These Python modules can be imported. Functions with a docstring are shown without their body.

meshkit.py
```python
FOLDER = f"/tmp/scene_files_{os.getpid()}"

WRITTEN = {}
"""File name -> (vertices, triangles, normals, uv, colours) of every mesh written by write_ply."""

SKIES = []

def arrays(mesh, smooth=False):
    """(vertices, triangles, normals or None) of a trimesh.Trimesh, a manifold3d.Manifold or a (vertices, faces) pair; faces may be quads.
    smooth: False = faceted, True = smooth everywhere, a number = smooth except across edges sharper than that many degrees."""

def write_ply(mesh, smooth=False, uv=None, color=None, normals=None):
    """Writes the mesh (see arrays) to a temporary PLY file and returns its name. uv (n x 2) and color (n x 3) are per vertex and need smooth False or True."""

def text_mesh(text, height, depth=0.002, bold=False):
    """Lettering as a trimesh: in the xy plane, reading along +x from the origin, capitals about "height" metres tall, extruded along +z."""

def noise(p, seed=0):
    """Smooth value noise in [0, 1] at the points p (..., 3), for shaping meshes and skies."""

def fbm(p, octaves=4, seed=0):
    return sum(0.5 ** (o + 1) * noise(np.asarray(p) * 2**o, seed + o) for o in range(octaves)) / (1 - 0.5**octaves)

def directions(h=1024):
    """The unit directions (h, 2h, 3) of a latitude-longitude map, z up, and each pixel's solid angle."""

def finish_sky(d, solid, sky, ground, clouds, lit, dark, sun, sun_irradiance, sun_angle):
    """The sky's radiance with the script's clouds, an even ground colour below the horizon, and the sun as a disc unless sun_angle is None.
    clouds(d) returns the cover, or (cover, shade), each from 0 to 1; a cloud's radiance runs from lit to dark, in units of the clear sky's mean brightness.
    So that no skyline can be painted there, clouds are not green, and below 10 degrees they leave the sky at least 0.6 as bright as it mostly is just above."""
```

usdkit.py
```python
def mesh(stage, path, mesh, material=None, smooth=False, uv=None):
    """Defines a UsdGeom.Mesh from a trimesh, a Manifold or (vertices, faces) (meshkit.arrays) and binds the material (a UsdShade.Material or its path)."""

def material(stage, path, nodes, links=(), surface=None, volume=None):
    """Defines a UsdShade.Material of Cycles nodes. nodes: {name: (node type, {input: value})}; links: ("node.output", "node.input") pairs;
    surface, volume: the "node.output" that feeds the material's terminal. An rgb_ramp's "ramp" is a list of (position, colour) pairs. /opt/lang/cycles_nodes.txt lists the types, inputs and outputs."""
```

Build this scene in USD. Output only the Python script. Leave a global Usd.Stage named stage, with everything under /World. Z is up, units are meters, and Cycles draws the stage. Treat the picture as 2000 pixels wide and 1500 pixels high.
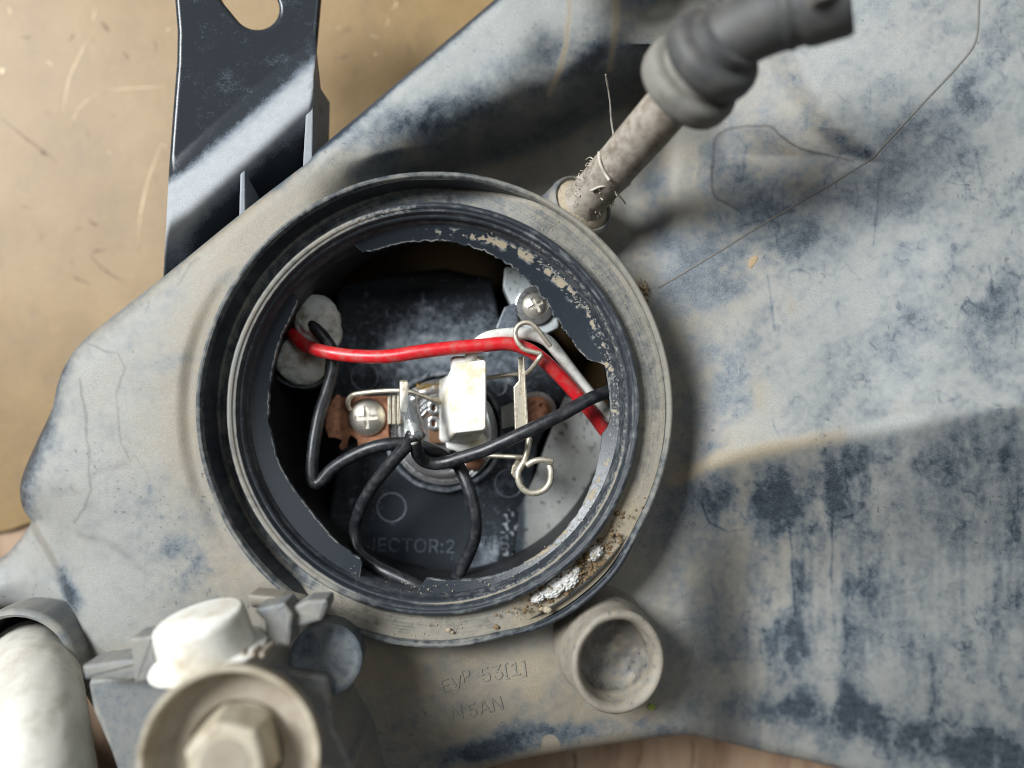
import math
import numpy as np
import trimesh
import shapely
from shapely.geometry import Polygon, Point
from scipy.interpolate import RBFInterpolator
from scipy.spatial import cKDTree
import manifold3d as m3
import usdkit
import meshkit
from meshkit import fbm, noise
from pxr import Usd, UsdGeom, UsdLux, UsdShade, Sdf, Gf, Vt

stage = Usd.Stage.CreateInMemory()
UsdGeom.SetStageUpAxis(stage, UsdGeom.Tokens.z)
UsdGeom.SetStageMetersPerUnit(stage, 1.0)
UsdGeom.Xform.Define(stage, "/World")
UsdGeom.Scope.Define(stage, "/World/Looks")
rng = np.random.default_rng(7)

# ------------------------------------------------------------------ camera
# lengths below are millimetres, written to the stage in metres. z = 0 is the top of the inner rim.
S = 0.125                       # mm per photo pixel in the plane z = 0
FOCAL = 27.0
D = 250.0 * FOCAL / 36.0        # camera height above z = 0, mm
cam = UsdGeom.Camera.Define(stage, "/World/camera")
cam.CreateFocalLengthAttr(FOCAL)
cam.CreateHorizontalApertureAttr(36.0)
cam.CreateVerticalApertureAttr(27.0)
cam.CreateClippingRangeAttr(Gf.Vec2f(0.005, 50.0))
cam.CreateFStopAttr(4.0)
cam.CreateFocusDistanceAttr((D + 9.0) / 1000)
cam.CreateExposureAttr(0.0)
cam.AddTranslateOp().Set(Gf.Vec3d(0, 0, D / 1000))

# ------------------------------------------------------------------ light: soft daylight from a large window at upper left, dim warm room around
AZ, EL = math.radians(152), math.radians(44)
KEY = 42.0
FILL = 0.055
win = UsdLux.RectLight.Define(stage, "/World/window_light")
win.CreateWidthAttr(0.5)
win.CreateHeightAttr(0.5)
win.CreateIntensityAttr(KEY)
win.CreateColorAttr(Gf.Vec3f(0.94, 0.975, 1.0))
ld = np.array([math.cos(AZ) * math.cos(EL), math.sin(AZ) * math.cos(EL), math.sin(EL)])
zax = ld
xax = np.cross([0, 0, 1], zax); xax /= np.linalg.norm(xax)
yax = np.cross(zax, xax)
pos = ld * 1.25
win.AddTransformOp().Set(Gf.Matrix4d(*xax, 0, *yax, 0, *zax, 0, *pos, 1))
ld2 = np.array([math.cos(math.radians(35)) * math.cos(math.radians(58)), math.sin(math.radians(35)) * math.cos(math.radians(58)), math.sin(math.radians(58))])
far = UsdLux.RectLight.Define(stage, "/World/added_fill_light")     # weak fill added at upper right for gloss and softer shadows
far.CreateWidthAttr(0.9); far.CreateHeightAttr(0.6)
far.CreateIntensityAttr(2.6)
far.CreateColorAttr(Gf.Vec3f(0.86, 0.94, 1.0))
x2 = np.cross([0, 0, 1], ld2); x2 /= np.linalg.norm(x2)
far.AddTransformOp().Set(Gf.Matrix4d(*x2, 0, *np.cross(ld2, x2), 0, *ld2, 0, *(ld2 * 1.5), 1))
dome = UsdLux.DomeLight.Define(stage, "/World/room_light")
dm = usdkit.material(stage, "/World/Looks/room_glow", {"b": ("background_shader", {"color": (1.0, 0.93, 0.84), "strength": FILL})}, surface="b.background")
UsdShade.MaterialBindingAPI.Apply(dome.GetPrim()).Bind(dm)

# ------------------------------------------------------------------ helpers
TAKEN = {}


def numbered(path):
    n = TAKEN.get(path, 0)
    TAKEN[path] = n + 1
    return path if n == 0 else f"{path}_{n:03d}"


def tag(prim, label=None, cat=None, group=None, kind=None):
    p = prim.GetPrim() if hasattr(prim, "GetPrim") else prim
    for k, v in (("label", label), ("category", cat), ("group", group), ("kind", kind)):
        if v:
            p.SetCustomDataByKey(k, v)
    return p


def thing(name, label, cat, group=None):
    x = UsdGeom.Xform.Define(stage, numbered("/World/" + name))
    return tag(x, label, cat, group)


def W(px, py, z):
    """photo pixel and height -> mm"""
    px, py, z = np.broadcast_arrays(np.asarray(px, float), np.asarray(py, float), np.asarray(z, float))
    k = (D - z) / D * S
    return np.stack([(px - 1000) * k, (750 - py) * k, z], -1)


def to_px(v):
    k = (D - v[:, 2]) / D * S
    return 1000 + v[:, 0] / k, 750 - v[:, 1] / k


def put(name, mesh, mat, parent=None, smooth=40, dirt=None, label=None):
    """mesh (mm) -> one Mesh prim; dirt: (n,3) or (3,) values of the dirt primvar"""
    base = parent.GetPath().pathString if parent is not None else "/World"
    path = numbered(base + "/" + name)
    v, f, n = meshkit.arrays(mesh, smooth)
    prim = usdkit.mesh(stage, path, (v * 0.001, f), mat)
    if n is not None:
        prim.CreateNormalsAttr(Vt.Vec3fArray.FromNumpy(n.astype(np.float32)))
        prim.SetNormalsInterpolation("vertex")
    if callable(dirt):
        dirt = dirt(v)
    if dirt is not None:
        a = np.broadcast_to(np.asarray(dirt, np.float32), (len(v), 3))
        UsdGeom.PrimvarsAPI(prim).CreatePrimvar("dirt", Sdf.ValueTypeNames.Color3fArray, "vertex").Set(Vt.Vec3fArray.FromNumpy(np.ascontiguousarray(a, np.float32)))
    if label:
        tag(prim, label)
    return prim.GetPrim()


def tri(v, f):
    return trimesh.Trimesh(np.asarray(v, float), np.asarray(f, int), process=False)


def join(*ms):
    return trimesh.util.concatenate([m for m in ms])


def spline(pts, n=10):
    p = np.asarray(pts, float)
    q = np.vstack([2 * p[0] - p[1], p, 2 * p[-1] - p[-2]])
    out = []
    for i in range(1, len(q) - 2):
        t = np.linspace(0, 1, n, endpoint=False)[:, None]
        a, b, c, d = q[i - 1], q[i], q[i + 1], q[i + 2]
        out.append(0.5 * (2 * b + (c - a) * t + (2 * a - 5 * b + 4 * c - d) * t**2 + (3 * b - a - 3 * c + d) * t**3))
    out.append(q[-2][None])
    return np.vstack(out)


def sweep(path, radius, n=14, flat=1.0, wobble=0.0, seed=0):
    """round-ended tube along world points (mm)"""
    p = np.asarray(path, float)
    t = np.gradient(p, axis=0)
    t /= np.linalg.norm(t, axis=1, keepdims=True) + 1e-12
    r = np.broadcast_to(np.asarray(radius, float), (len(p),)).copy()
    up = np.array([0, 0, 1.0]) if abs(t[0, 2]) < 0.9 else np.array([1.0, 0, 0])
    u = np.cross(t[0], up); u /= np.linalg.norm(u)
    us = []
    for i in range(len(p)):
        u = u - t[i] * (u @ t[i]); u /= np.linalg.norm(u) + 1e-12
        us.append(u)
    us = np.array(us); vs = np.cross(t, us)
    # rounded ends
    def ends(c, tt, uu, vv, rr, s):
        ks = [0.35, 0.75, 0.97]
        return [(c + s * tt * rr * 0.6 * k, uu, vv, rr * math.sqrt(max(1 - k * k, 0.0))) for k in ks]
    rings = [x for x in reversed(ends(p[0], t[0], us[0], vs[0], r[0], -1))] + [(p[i], us[i], vs[i], r[i]) for i in range(len(p))] + ends(p[-1], t[-1], us[-1], vs[-1], r[-1], 1)
    a = np.linspace(0, 2 * np.pi, n, endpoint=False)
    V = []
    for c, uu, vv, rr in rings:
        V.append(c + rr * (np.cos(a)[:, None] * uu + flat * np.sin(a)[:, None] * vv))
    V = np.vstack(V)
    if wobble:
        g = fbm(V * 0.5 + seed, 3, seed) - 0.5
        cc = np.repeat(np.array([x[0] for x in rings]), n, axis=0)
        V = V + (V - cc) * (g * wobble)[:, None]
    F = []
    m = len(rings)
    for i in range(m - 1):
        for j in range(n):
            a0, a1 = i * n + j, i * n + (j + 1) % n
            F += [[a0, a1, a1 + n], [a0, a1 + n, a0 + n]]
    s, e = len(V), len(V) + 1
    V = np.vstack([V, V[:n].mean(0), V[-n:].mean(0)])
    for j in range(n):
        F += [[s, (j + 1) % n, j], [e, (m - 1) * n + j, (m - 1) * n + (j + 1) % n]]
    return tri(V, F)


def wire(pts, radius, k=10, n=14, wobble=0.0, seed=0):
    p = np.array(pts, float)
    return sweep(spline(W(p[:, 0], p[:, 1], p[:, 2]), k), radius, n, wobble=wobble, seed=seed)


def frame(axis, x=None):
    a = np.asarray(axis, float); a /= np.linalg.norm(a)
    x = np.array([0, 0, 1.0]) if x is None and abs(a[2]) < 0.9 else (np.array([1.0, 0, 0]) if x is None else np.asarray(x, float))
    x = x - a * (x @ a); x /= np.linalg.norm(x)
    return x, np.cross(a, x), a


def lathe(profile, center, axis=(0, 0, 1), n=96, rmod=None, zmod=None, x=None, arc=None):
    """profile [(r, h)] mm about center along axis; rmod/zmod(theta, i, r, h) -> new values"""
    X, Y, Z = frame(axis, x)
    if arc is None:
        th = np.linspace(0, 2 * np.pi, n, endpoint=False); closed = True
    else:
        th = np.linspace(arc[0], arc[1], n); closed = False
    P = np.asarray(profile, float)
    R = np.repeat(P[:, 0][:, None], len(th), 1); H = np.repeat(P[:, 1][:, None], len(th), 1)
    T = np.repeat(th[None], len(P), 0)
    if rmod is not None: R = rmod(T, R, H)
    if zmod is not None: H = zmod(T, R, H)
    V = np.asarray(center) + (R * np.cos(T))[..., None] * X + (R * np.sin(T))[..., None] * Y + H[..., None] * Z
    m, q = len(P), len(th)
    i = np.arange(m - 1)[:, None]; j = np.arange(q if closed else q - 1)[None]
    a = i * q + j; b = i * q + (j + 1) % q
    F = np.concatenate([np.stack([a, b, b + q], -1).reshape(-1, 3), np.stack([a, b + q, a + q], -1).reshape(-1, 3)])
    return tri(V.reshape(-1, 3), F)


def poly_resample(poly, step):
    ring = poly.exterior if hasattr(poly, "exterior") else poly
    L = ring.length
    n = max(8, int(L / step))
    return np.array([ring.interpolate(i * L / n).coords[0] for i in range(n)])


def prism(pts, z0, z1, bevel=0.3, rounded=0, step=6, taper=0.0):
    """upright solid whose top outline is pts (photo pixels at z1); bevelled top and bottom edges"""
    P = Polygon(pts)
    if rounded:
        P = P.buffer(-rounded).buffer(2 * rounded).buffer(-rounded)
    k = (D - z1) / D * S
    P = shapely.affinity.affine_transform(P, [k, 0, 0, -k, -1000 * k, 750 * k])
    P = shapely.geometry.polygon.orient(P)
    step = step * S
    ring = poly_resample(P, step)
    # keep corners sharp by inserting the original vertices
    d = np.array([P.exterior.project(Point(c)) for c in list(P.exterior.coords)[:-1]])
    s = np.sort(np.concatenate([d, np.array([P.exterior.project(Point(c)) for c in ring])]))
    s = s[np.concatenate([[True], np.diff(s) > 1e-3])]
    ring = np.array([P.exterior.interpolate(t).coords[0] for t in s])
    e = np.roll(ring, -1, 0) - ring
    e /= np.linalg.norm(e, axis=1, keepdims=True) + 1e-12
    nrm = np.stack([e[:, 1], -e[:, 0]], 1)
    nn = nrm + np.roll(nrm, 1, 0)
    nn = nn / np.maximum((nn * nn).sum(1, keepdims=True) / 2, 0.3)
    layers = [(bevel, z0), (0 - taper, z0 + bevel), (0, z1 - bevel), (bevel * 0.3, z1 - bevel * 0.3), (bevel, z1)]
    V = [np.column_stack([ring - nn * b, np.full(len(ring), z)]) for b, z in layers]
    n = len(ring)
    F = []
    for L in range(len(layers) - 1):
        for j in range(n):
            a, b = L * n + j, L * n + (j + 1) % n
            F += [[a, b, b + n], [a, b + n, a + n]]
    V = np.vstack(V)
    import mapbox_earcut as earcut
    top = (len(layers) - 1) * n
    idx = earcut.triangulate_float64(V[top:top + n, :2].copy(), np.array([n], np.uint32)).reshape(-1, 3).astype(int)
    F = np.vstack([F, idx + top, idx[:, ::-1]])
    return tri(V, F)


def loft(polys):
    """polys: list of (pts [n,2] px, z) with equal n; closed with caps (convex)"""
    V = [W(np.array(p)[:, 0], np.array(p)[:, 1], z) for p, z in polys]
    n = len(V[0]); F = []
    for L in range(len(V) - 1):
        for j in range(n):
            a, b = L * n + j, L * n + (j + 1) % n
            F += [[a, b, b + n], [a, b + n, a + n]]
    m = len(V) * n
    V = np.vstack(V + [V[0].mean(0)[None], V[-1].mean(0)[None]])
    for j in range(n):
        F += [[m, (j + 1) % n, j], [m + 1, m - n + j, m - n + (j + 1) % n]]
    t = tri(V, F); t.fix_normals(); return t


def rrect(x0, y0, x1, y1, r, n=5):
    out = []
    for cx, cy, a0 in ((x1 - r, y1 - r, 0), (x0 + r, y1 - r, 90), (x0 + r, y0 + r, 180), (x1 - r, y0 + r, 270)):
        for t in np.radians(np.linspace(a0, a0 + 90, n)):
            out.append((cx + r * math.cos(t), cy + r * math.sin(t)))
    return np.array(out)


def seg_dist(px, py, pts):
    best = np.full(px.shape, 1e9)
    p = np.asarray(pts, float)
    for (x0, y0), (x1, y1) in zip(p[:-1], p[1:]):
        dx, dy = x1 - x0, y1 - y0
        t = np.clip(((px - x0) * dx + (py - y0) * dy) / (dx * dx + dy * dy + 1e-9), 0, 1)
        best = np.minimum(best, np.hypot(px - x0 - t * dx, py - y0 - t * dy))
    return best


def blob(px, py, cx, cy, rx, ry, ang=0):
    a = math.radians(ang)
    u = (px - cx) * math.cos(a) + (py - cy) * math.sin(a)
    v = -(px - cx) * math.sin(a) + (py - cy) * math.cos(a)
    return np.exp(-((u / rx) ** 2 + (v / ry) ** 2))


def F2(px, py, scale, octv=4, seed=0, sx=1.0, sy=1.0):
    return fbm(np.stack([px / scale * sx, py / scale * sy, np.zeros_like(px) + 0.37], -1), octv, seed)


def sstep(a, b, x):
    t = np.clip((x - a) / (b - a), 0, 1)
    return t * t * (3 - 2 * t)


def sheet(outline, zfun, dirtfun, step, skirt=None, hole_skirt=None):
    """Grid surface inside a shapely polygon (photo pixels), z = zfun(px, py, inside distance), with walls hanging from its border."""
    x0, y0, x1, y1 = outline.bounds
    gx = np.arange(x0 - step, x1 + 2 * step, step); gy = np.arange(y0 - step, y1 + 2 * step, step)
    PX, PY = np.meshgrid(gx, gy)
    inside = shapely.contains_xy(outline, PX, PY)
    rings = [outline.exterior] + list(outline.interiors)
    bp = np.vstack([np.array([r.interpolate(t).coords[0] for t in np.arange(0, r.length, 0.8)]) for r in rings])
    keep = inside[:-1, :-1] | inside[1:, :-1] | inside[:-1, 1:] | inside[1:, 1:]
    used = np.zeros(inside.shape, bool)
    for a in (0, 1):
        for b in (0, 1):
            used[a:inside.shape[0] - 1 + a, b:inside.shape[1] - 1 + b] |= keep
    tree = cKDTree(bp)
    fx, fy = PX[used], PY[used]
    dist, near = tree.query(np.column_stack([fx, fy]))
    ins = inside[used]
    fx = np.where(ins, fx, bp[near, 0]); fy = np.where(ins, fy, bp[near, 1])
    dist = np.where(ins, dist, 0.0)
    z = zfun(fx, fy, dist)
    V = W(fx, fy, z)
    dirt = dirtfun(fx, fy, dist)
    index = -np.ones(inside.shape, int); index[used] = np.arange(used.sum())
    j, i = np.nonzero(keep)
    a, b, c, d = index[j, i], index[j, i + 1], index[j + 1, i + 1], index[j + 1, i]
    F = np.vstack([np.stack([a, c, b], 1), np.stack([a, d, c], 1)])
    area = np.linalg.norm(np.cross(V[F[:, 1]] - V[F[:, 0]], V[F[:, 2]] - V[F[:, 0]]), axis=1)
    F = F[area > 1e-6]
    if skirt is not None:
        e = np.vstack([F[:, [0, 1]], F[:, [1, 2]], F[:, [2, 0]]])
        key = np.sort(e, 1)
        uq, inv, cnt = np.unique(key[:, 0].astype(np.int64) * (len(V) + 1) + key[:, 1], return_inverse=True, return_counts=True)
        be = e[cnt[inv] == 1]
        vs = np.unique(be)
        m = -np.ones(len(V), int); m[vs] = np.arange(len(vs))
        bottom = np.full(len(vs), float(skirt))
        if hole_skirt is not None:
            dext = shapely.distance(outline.exterior, shapely.points(V[vs, 0] * 0 + fx[vs], fy[vs]))
            bottom = np.where(dext > 3, V[vs, 2] - hole_skirt, bottom)
        T0 = V[vs]; T1 = T0.copy(); T1[:, 2] = np.minimum(bottom, T0[:, 2] - 0.5)
        o = len(V)
        V = np.vstack([V, T0, T1]); dirt = np.vstack([dirt, dirt[vs], dirt[vs] * 0 + np.array([0.75, 0.2, 0])])
        p, q = m[be[:, 0]] + o, m[be[:, 1]] + o
        n = len(vs)
        F = np.vstack([F, np.stack([p, p + n, q], 1), np.stack([q, p + n, q + n], 1)])
    return tri(V, F), dirt


def text_on(text, height_px, at, angle, zfun, depth=0.4, bold=False, width=1.0):
    """lettering laid on a surface, its left baseline at photo pixel 'at', turned by angle (degrees, up to the right positive)"""
    t = meshkit.text_mesh(text, height_px, 1.0, bold)
    v = np.array(t.vertices); v[:, 0] *= width
    a = math.radians(angle)
    px = at[0] + v[:, 0] * math.cos(a) - v[:, 1] * -math.sin(a) * -1
    py = at[1] - v[:, 0] * math.sin(a) - v[:, 1] * math.cos(a)
    z = zfun(px, py) + np.where(v[:, 2] > 0.5, depth, -0.3)
    return tri(W(px, py, z), t.faces)


def lumps(center, radii, seed, amp=0.25, sub=4, freq=1.0):
    s = trimesh.creation.icosphere(sub)
    v = np.array(s.vertices)
    g = fbm(v * 1.6 * freq + seed * 3.1, 4, seed) - 0.5
    v = v * (1 + amp * 2 * g)[:, None] * np.asarray(radii)
    return tri(v + np.asarray(center), s.faces)


def densify(prof, step=0.5):
    p = np.asarray(prof, float); out = [p[0]]
    for a, b in zip(p[:-1], p[1:]):
        k = max(1, int(np.hypot(*(b - a)) / step))
        out += [a + (b - a) * t for t in np.linspace(0, 1, k + 1)[1:]]
    return np.array(out)


# ------------------------------------------------------------------ materials
L = "/World/Looks/"


def dusty(name, bare, film, tan, rough_bare=0.38, rough_dust=0.85, fine=2600.0, bump=0.22, spec=0.5, thin=None):
    """plastic under dust: the dirt primvar's r = bare plastic, g = brown dirt, b = dark stain"""
    thin = thin or tuple(0.42 * f * t for f, t in zip(film, (0.93, 1.03, 1.14)))
    return usdkit.material(stage, L + name, {
        "at": ("attribute", {"attribute": "dirt"}),
        "sep": ("separate_color", {}),
        "geo": ("geometry", {}),
        "n1": ("noise_texture", {"scale": fine, "detail": 4.0, "roughness": 0.65}),
        "n2": ("noise_texture", {"scale": fine * 0.16, "detail": 5.0, "roughness": 0.62}),
        "n3": ("noise_texture", {"scale": fine * 3.0, "detail": 2.0, "roughness": 0.6}),
        # bare + noise
        "a1": ("math", {"math_type": "multiply_add", "value2": 0.9, "value3": -0.45}),
        "a2": ("math", {"math_type": "add"}),
        "a3": ("math", {"math_type": "multiply_add", "value2": 0.5, "value3": -0.25}),
        "a4": ("math", {"math_type": "add", "use_clamp": True}),
        "tn": ("math", {"math_type": "multiply_add", "value2": 0.5, "value3": -0.25}),
        "tg": ("math", {"math_type": "add", "use_clamp": True}),
        "cd": ("mix", {"color1": film, "color2": tan}),
        "vr": ("rgb_ramp", {"ramp": [(0.25, (0.62, 0.62, 0.62)), (0.5, (0.92, 0.92, 0.92)), (0.75, (1.15, 1.15, 1.12))]}),
        "cv": ("mix", {"mix_type": "multiply", "fac": 0.8}),
        "h1": ("map_range", {"range_type": "smoothstep", "from_min": -0.02, "from_max": 0.78, "clamp": True}),
        "h2": ("map_range", {"range_type": "smoothstep", "from_min": 0.48, "from_max": 1.15, "to_max": 0.975, "clamp": True}),
        "cm": ("mix", {"color2": thin}),
        "cb": ("mix", {"color2": bare}),
        "st": ("mix", {"color2": (0.035, 0.03, 0.026)}),
        "ro": ("mix_float", {"a": rough_dust, "b": rough_bare}),
        "bh": ("math", {"math_type": "multiply_add", "value2": 0.6}),
        "bp": ("bump", {"strength": bump, "distance": 0.0004}),
        "p": ("principled_bsdf", {"specular_ior_level": spec}),
    }, [
        ("at.color", "sep.color"), ("geo.position", "n1.vector"), ("geo.position", "n2.vector"), ("geo.position", "n3.vector"),
        ("n1.fac", "a1.value1"), ("a1.value", "a2.value1"), ("sep.r", "a2.value2"), ("n2.fac", "a3.value1"), ("a3.value", "a4.value1"), ("a2.value", "a4.value2"),
        ("n2.fac", "tn.value1"), ("tn.value", "tg.value1"), ("sep.g", "tg.value2"), ("tg.value", "cd.fac"),
        ("n1.fac", "vr.fac"), ("cd.color", "cv.color1"), ("vr.color", "cv.color2"),
        ("cv.color", "cm.color1"), ("a4.value", "h1.value"), ("h1.result", "cm.fac"), ("cm.color", "cb.color1"), ("a4.value", "h2.value"), ("h2.result", "cb.fac"), ("cb.color", "st.color1"), ("sep.b", "st.fac"),
        ("a4.value", "ro.fac"), ("n3.fac", "bh.value1"), ("n1.fac", "bh.value3"), ("bh.value", "bp.height"), ("bp.normal", "p.normal"),
        ("st.color", "p.base_color"), ("ro.result", "p.roughness"),
    ], surface="p.BSDF")


NAVY = (0.014, 0.020, 0.031)
M_shell = dusty("dusty_plastic", NAVY, (0.298, 0.305, 0.292), (0.30, 0.252, 0.182), rough_bare=0.34, rough_dust=0.62, thin=(0.110, 0.134, 0.155), bump=0.32)
M_gloss = dusty("glossy_black_plastic", (0.008, 0.009, 0.010), (0.34, 0.36, 0.38), (0.25, 0.22, 0.18), 0.17, 0.7, 2600, 0.08, 0.32)
M_ring = dusty("ring_plastic", (0.012, 0.016, 0.023), (0.23, 0.23, 0.215), (0.31, 0.26, 0.185), 0.36, 0.85, 3200, 0.18, 0.35)


def plain(name, color, rough=0.5, metallic=0.0, var=0.25, scale=900.0, bump=0.1, color2=None, thr=(0.45, 0.7), **kw):
    c2 = color2 if color2 is not None else tuple(c * (1 - var) for c in color)
    p = {"metallic": metallic, "roughness": rough}; p.update(kw)
    return usdkit.material(stage, L + name, {
        "geo": ("geometry", {}),
        "n1": ("noise_texture", {"scale": scale, "detail": 5.0, "roughness": 0.62}),
        "n2": ("noise_texture", {"scale": scale * 5, "detail": 3.0}),
        "r": ("map_range", {"from_min": thr[0], "from_max": thr[1], "clamp": True}),
        "c": ("mix", {"color1": color, "color2": c2}),
        "rr": ("math", {"math_type": "multiply_add", "value2": 0.3, "value3": rough - 0.15, "use_clamp": True}),
        "bp": ("bump", {"strength": bump, "distance": 0.0003}),
        "p": ("principled_bsdf", p),
    }, [("geo.position", "n1.vector"), ("geo.position", "n2.vector"), ("n1.fac", "r.value"), ("r.result", "c.fac"), ("c.color", "p.base_color"),
        ("n2.fac", "bp.height"), ("bp.normal", "p.normal"), ("n1.fac", "rr.value1"), ("rr.value", "p.roughness")], surface="p.BSDF")


M_red = plain("red_insulation", (0.56, 0.014, 0.02), 0.36, var=0.25, scale=420, bump=0.1, thr=(0.46, 0.72), color2=(0.42, 0.085, 0.07))
M_black_wire = plain("black_insulation", (0.012, 0.013, 0.016), 0.4, color2=(0.055, 0.055, 0.055), scale=500, bump=0.1, thr=(0.45, 0.85))
M_white_wire = plain("white_insulation", (0.62, 0.61, 0.56), 0.45, color2=(0.42, 0.41, 0.37), scale=600, bump=0.06)
M_ceramic = plain("cream_ceramic", (0.88, 0.87, 0.82), 0.5, color2=(0.66, 0.58, 0.40), scale=170, bump=0.05, thr=(0.46, 0.66))
M_cream = plain("cream_plastic", (0.47, 0.415, 0.315), 0.5, color2=(0.24, 0.18, 0.11), scale=160, bump=0.06)
M_cream_dirty = plain("dusty_cream_plastic", (0.33, 0.285, 0.225), 0.75, color2=(0.26, 0.21, 0.15), scale=220, bump=0.1, thr=(0.4, 0.7))
M_white_cap = plain("white_plastic", (0.78, 0.77, 0.71), 0.45, color2=(0.50, 0.44, 0.33), scale=110, bump=0.03)
M_hose = plain("pale_hose_rubber", (0.55, 0.53, 0.47), 0.55, color2=(0.40, 0.37, 0.31), scale=140, bump=0.06)
M_chrome = plain("chrome", (0.86, 0.87, 0.88), 0.28, 1.0, color2=(0.45, 0.44, 0.42), scale=700, bump=0.012)
M_steel = plain("stained_steel", (0.56, 0.51, 0.41), 0.45, 0.65, color2=(0.26, 0.20, 0.13), scale=900, bump=0.15, thr=(0.5, 0.75))
M_screw = plain("spotted_zinc_screw", (0.90, 0.85, 0.74), 0.36, 0.85, color2=(0.34, 0.27, 0.18), scale=900, bump=0.2, thr=(0.56, 0.72))
M_rust = plain("rust", (0.30, 0.13, 0.065), 0.75, color2=(0.14, 0.055, 0.03), scale=700, bump=0.35)
M_brown = plain("brown_insulator", (0.12, 0.055, 0.02), 0.55, scale=800)
M_gold = plain("gold_print", (0.55, 0.33, 0.05), 0.35, 0.3, scale=900)
M_frame = plain("pale_grey_metal", (0.40, 0.43, 0.43), 0.5, 0.0, color2=(0.14, 0.15, 0.15), scale=800, bump=0.15, thr=(0.55, 0.68))
M_dark = plain("dark_cavity_plastic", (0.010, 0.010, 0.011), 0.55, color2=(0.022, 0.022, 0.022), scale=500, bump=0.1)
M_putty = plain("white_sealant", (0.62, 0.60, 0.55), 0.6, color2=(0.26, 0.21, 0.15), scale=200, bump=0.12, thr=(0.47, 0.66), subsurface_weight=0.2, subsurface_scale=0.002)
M_foam = plain("white_foam", (0.66, 0.66, 0.64), 0.9, color2=(0.36, 0.31, 0.23), scale=700, bump=0.6)
M_soil = plain("brown_soil", (0.22, 0.145, 0.075), 0.95, color2=(0.10, 0.06, 0.03), scale=1500, bump=0.7)
M_pale_dust = plain("caked_tan_dust", (0.40, 0.335, 0.24), 0.95, color2=(0.27, 0.22, 0.155), scale=1300, bump=0.6)
M_fibre = plain("pale_fibre", (0.50, 0.46, 0.38), 0.8, scale=2000)
M_straw = plain("straw", (0.42, 0.30, 0.17), 0.8, scale=2000)
M_leaf = plain("green_leaf_scrap", (0.22, 0.28, 0.05), 0.6, scale=1500)
M_shaft = plain("dusty_grey_shaft", (0.34, 0.30, 0.25), 0.8, color2=(0.17, 0.135, 0.10), scale=420, bump=0.3, thr=(0.42, 0.7))
M_rubber = plain("grey_rubber", (0.060, 0.061, 0.061), 0.6, color2=(0.10, 0.095, 0.085), scale=180, bump=0.1)
M_rubber_dust = plain("dusty_rubber", (0.20, 0.19, 0.165), 0.75, color2=(0.12, 0.115, 0.10), scale=180, bump=0.08)
M_clear = usdkit.material(stage, L + "clear_sleeve", {
    "t": ("transparent_bsdf", {"color": (0.80, 0.83, 0.85)}), "g": ("glossy_bsdf", {"color": (1, 1, 1), "roughness": 0.12}),
    "d": ("diffuse_bsdf", {"color": (0.55, 0.57, 0.57)}), "f": ("fresnel", {"IOR": 1.5}),
    "m0": ("mix_closure", {"fac": 0.16}), "m": ("mix_closure", {})},
    [("t.BSDF", "m0.closure1"), ("d.BSDF", "m0.closure2"), ("m0.closure", "m.closure1"), ("g.BSDF", "m.closure2"), ("f.fac", "m.fac")], surface="m.closure")

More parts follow.
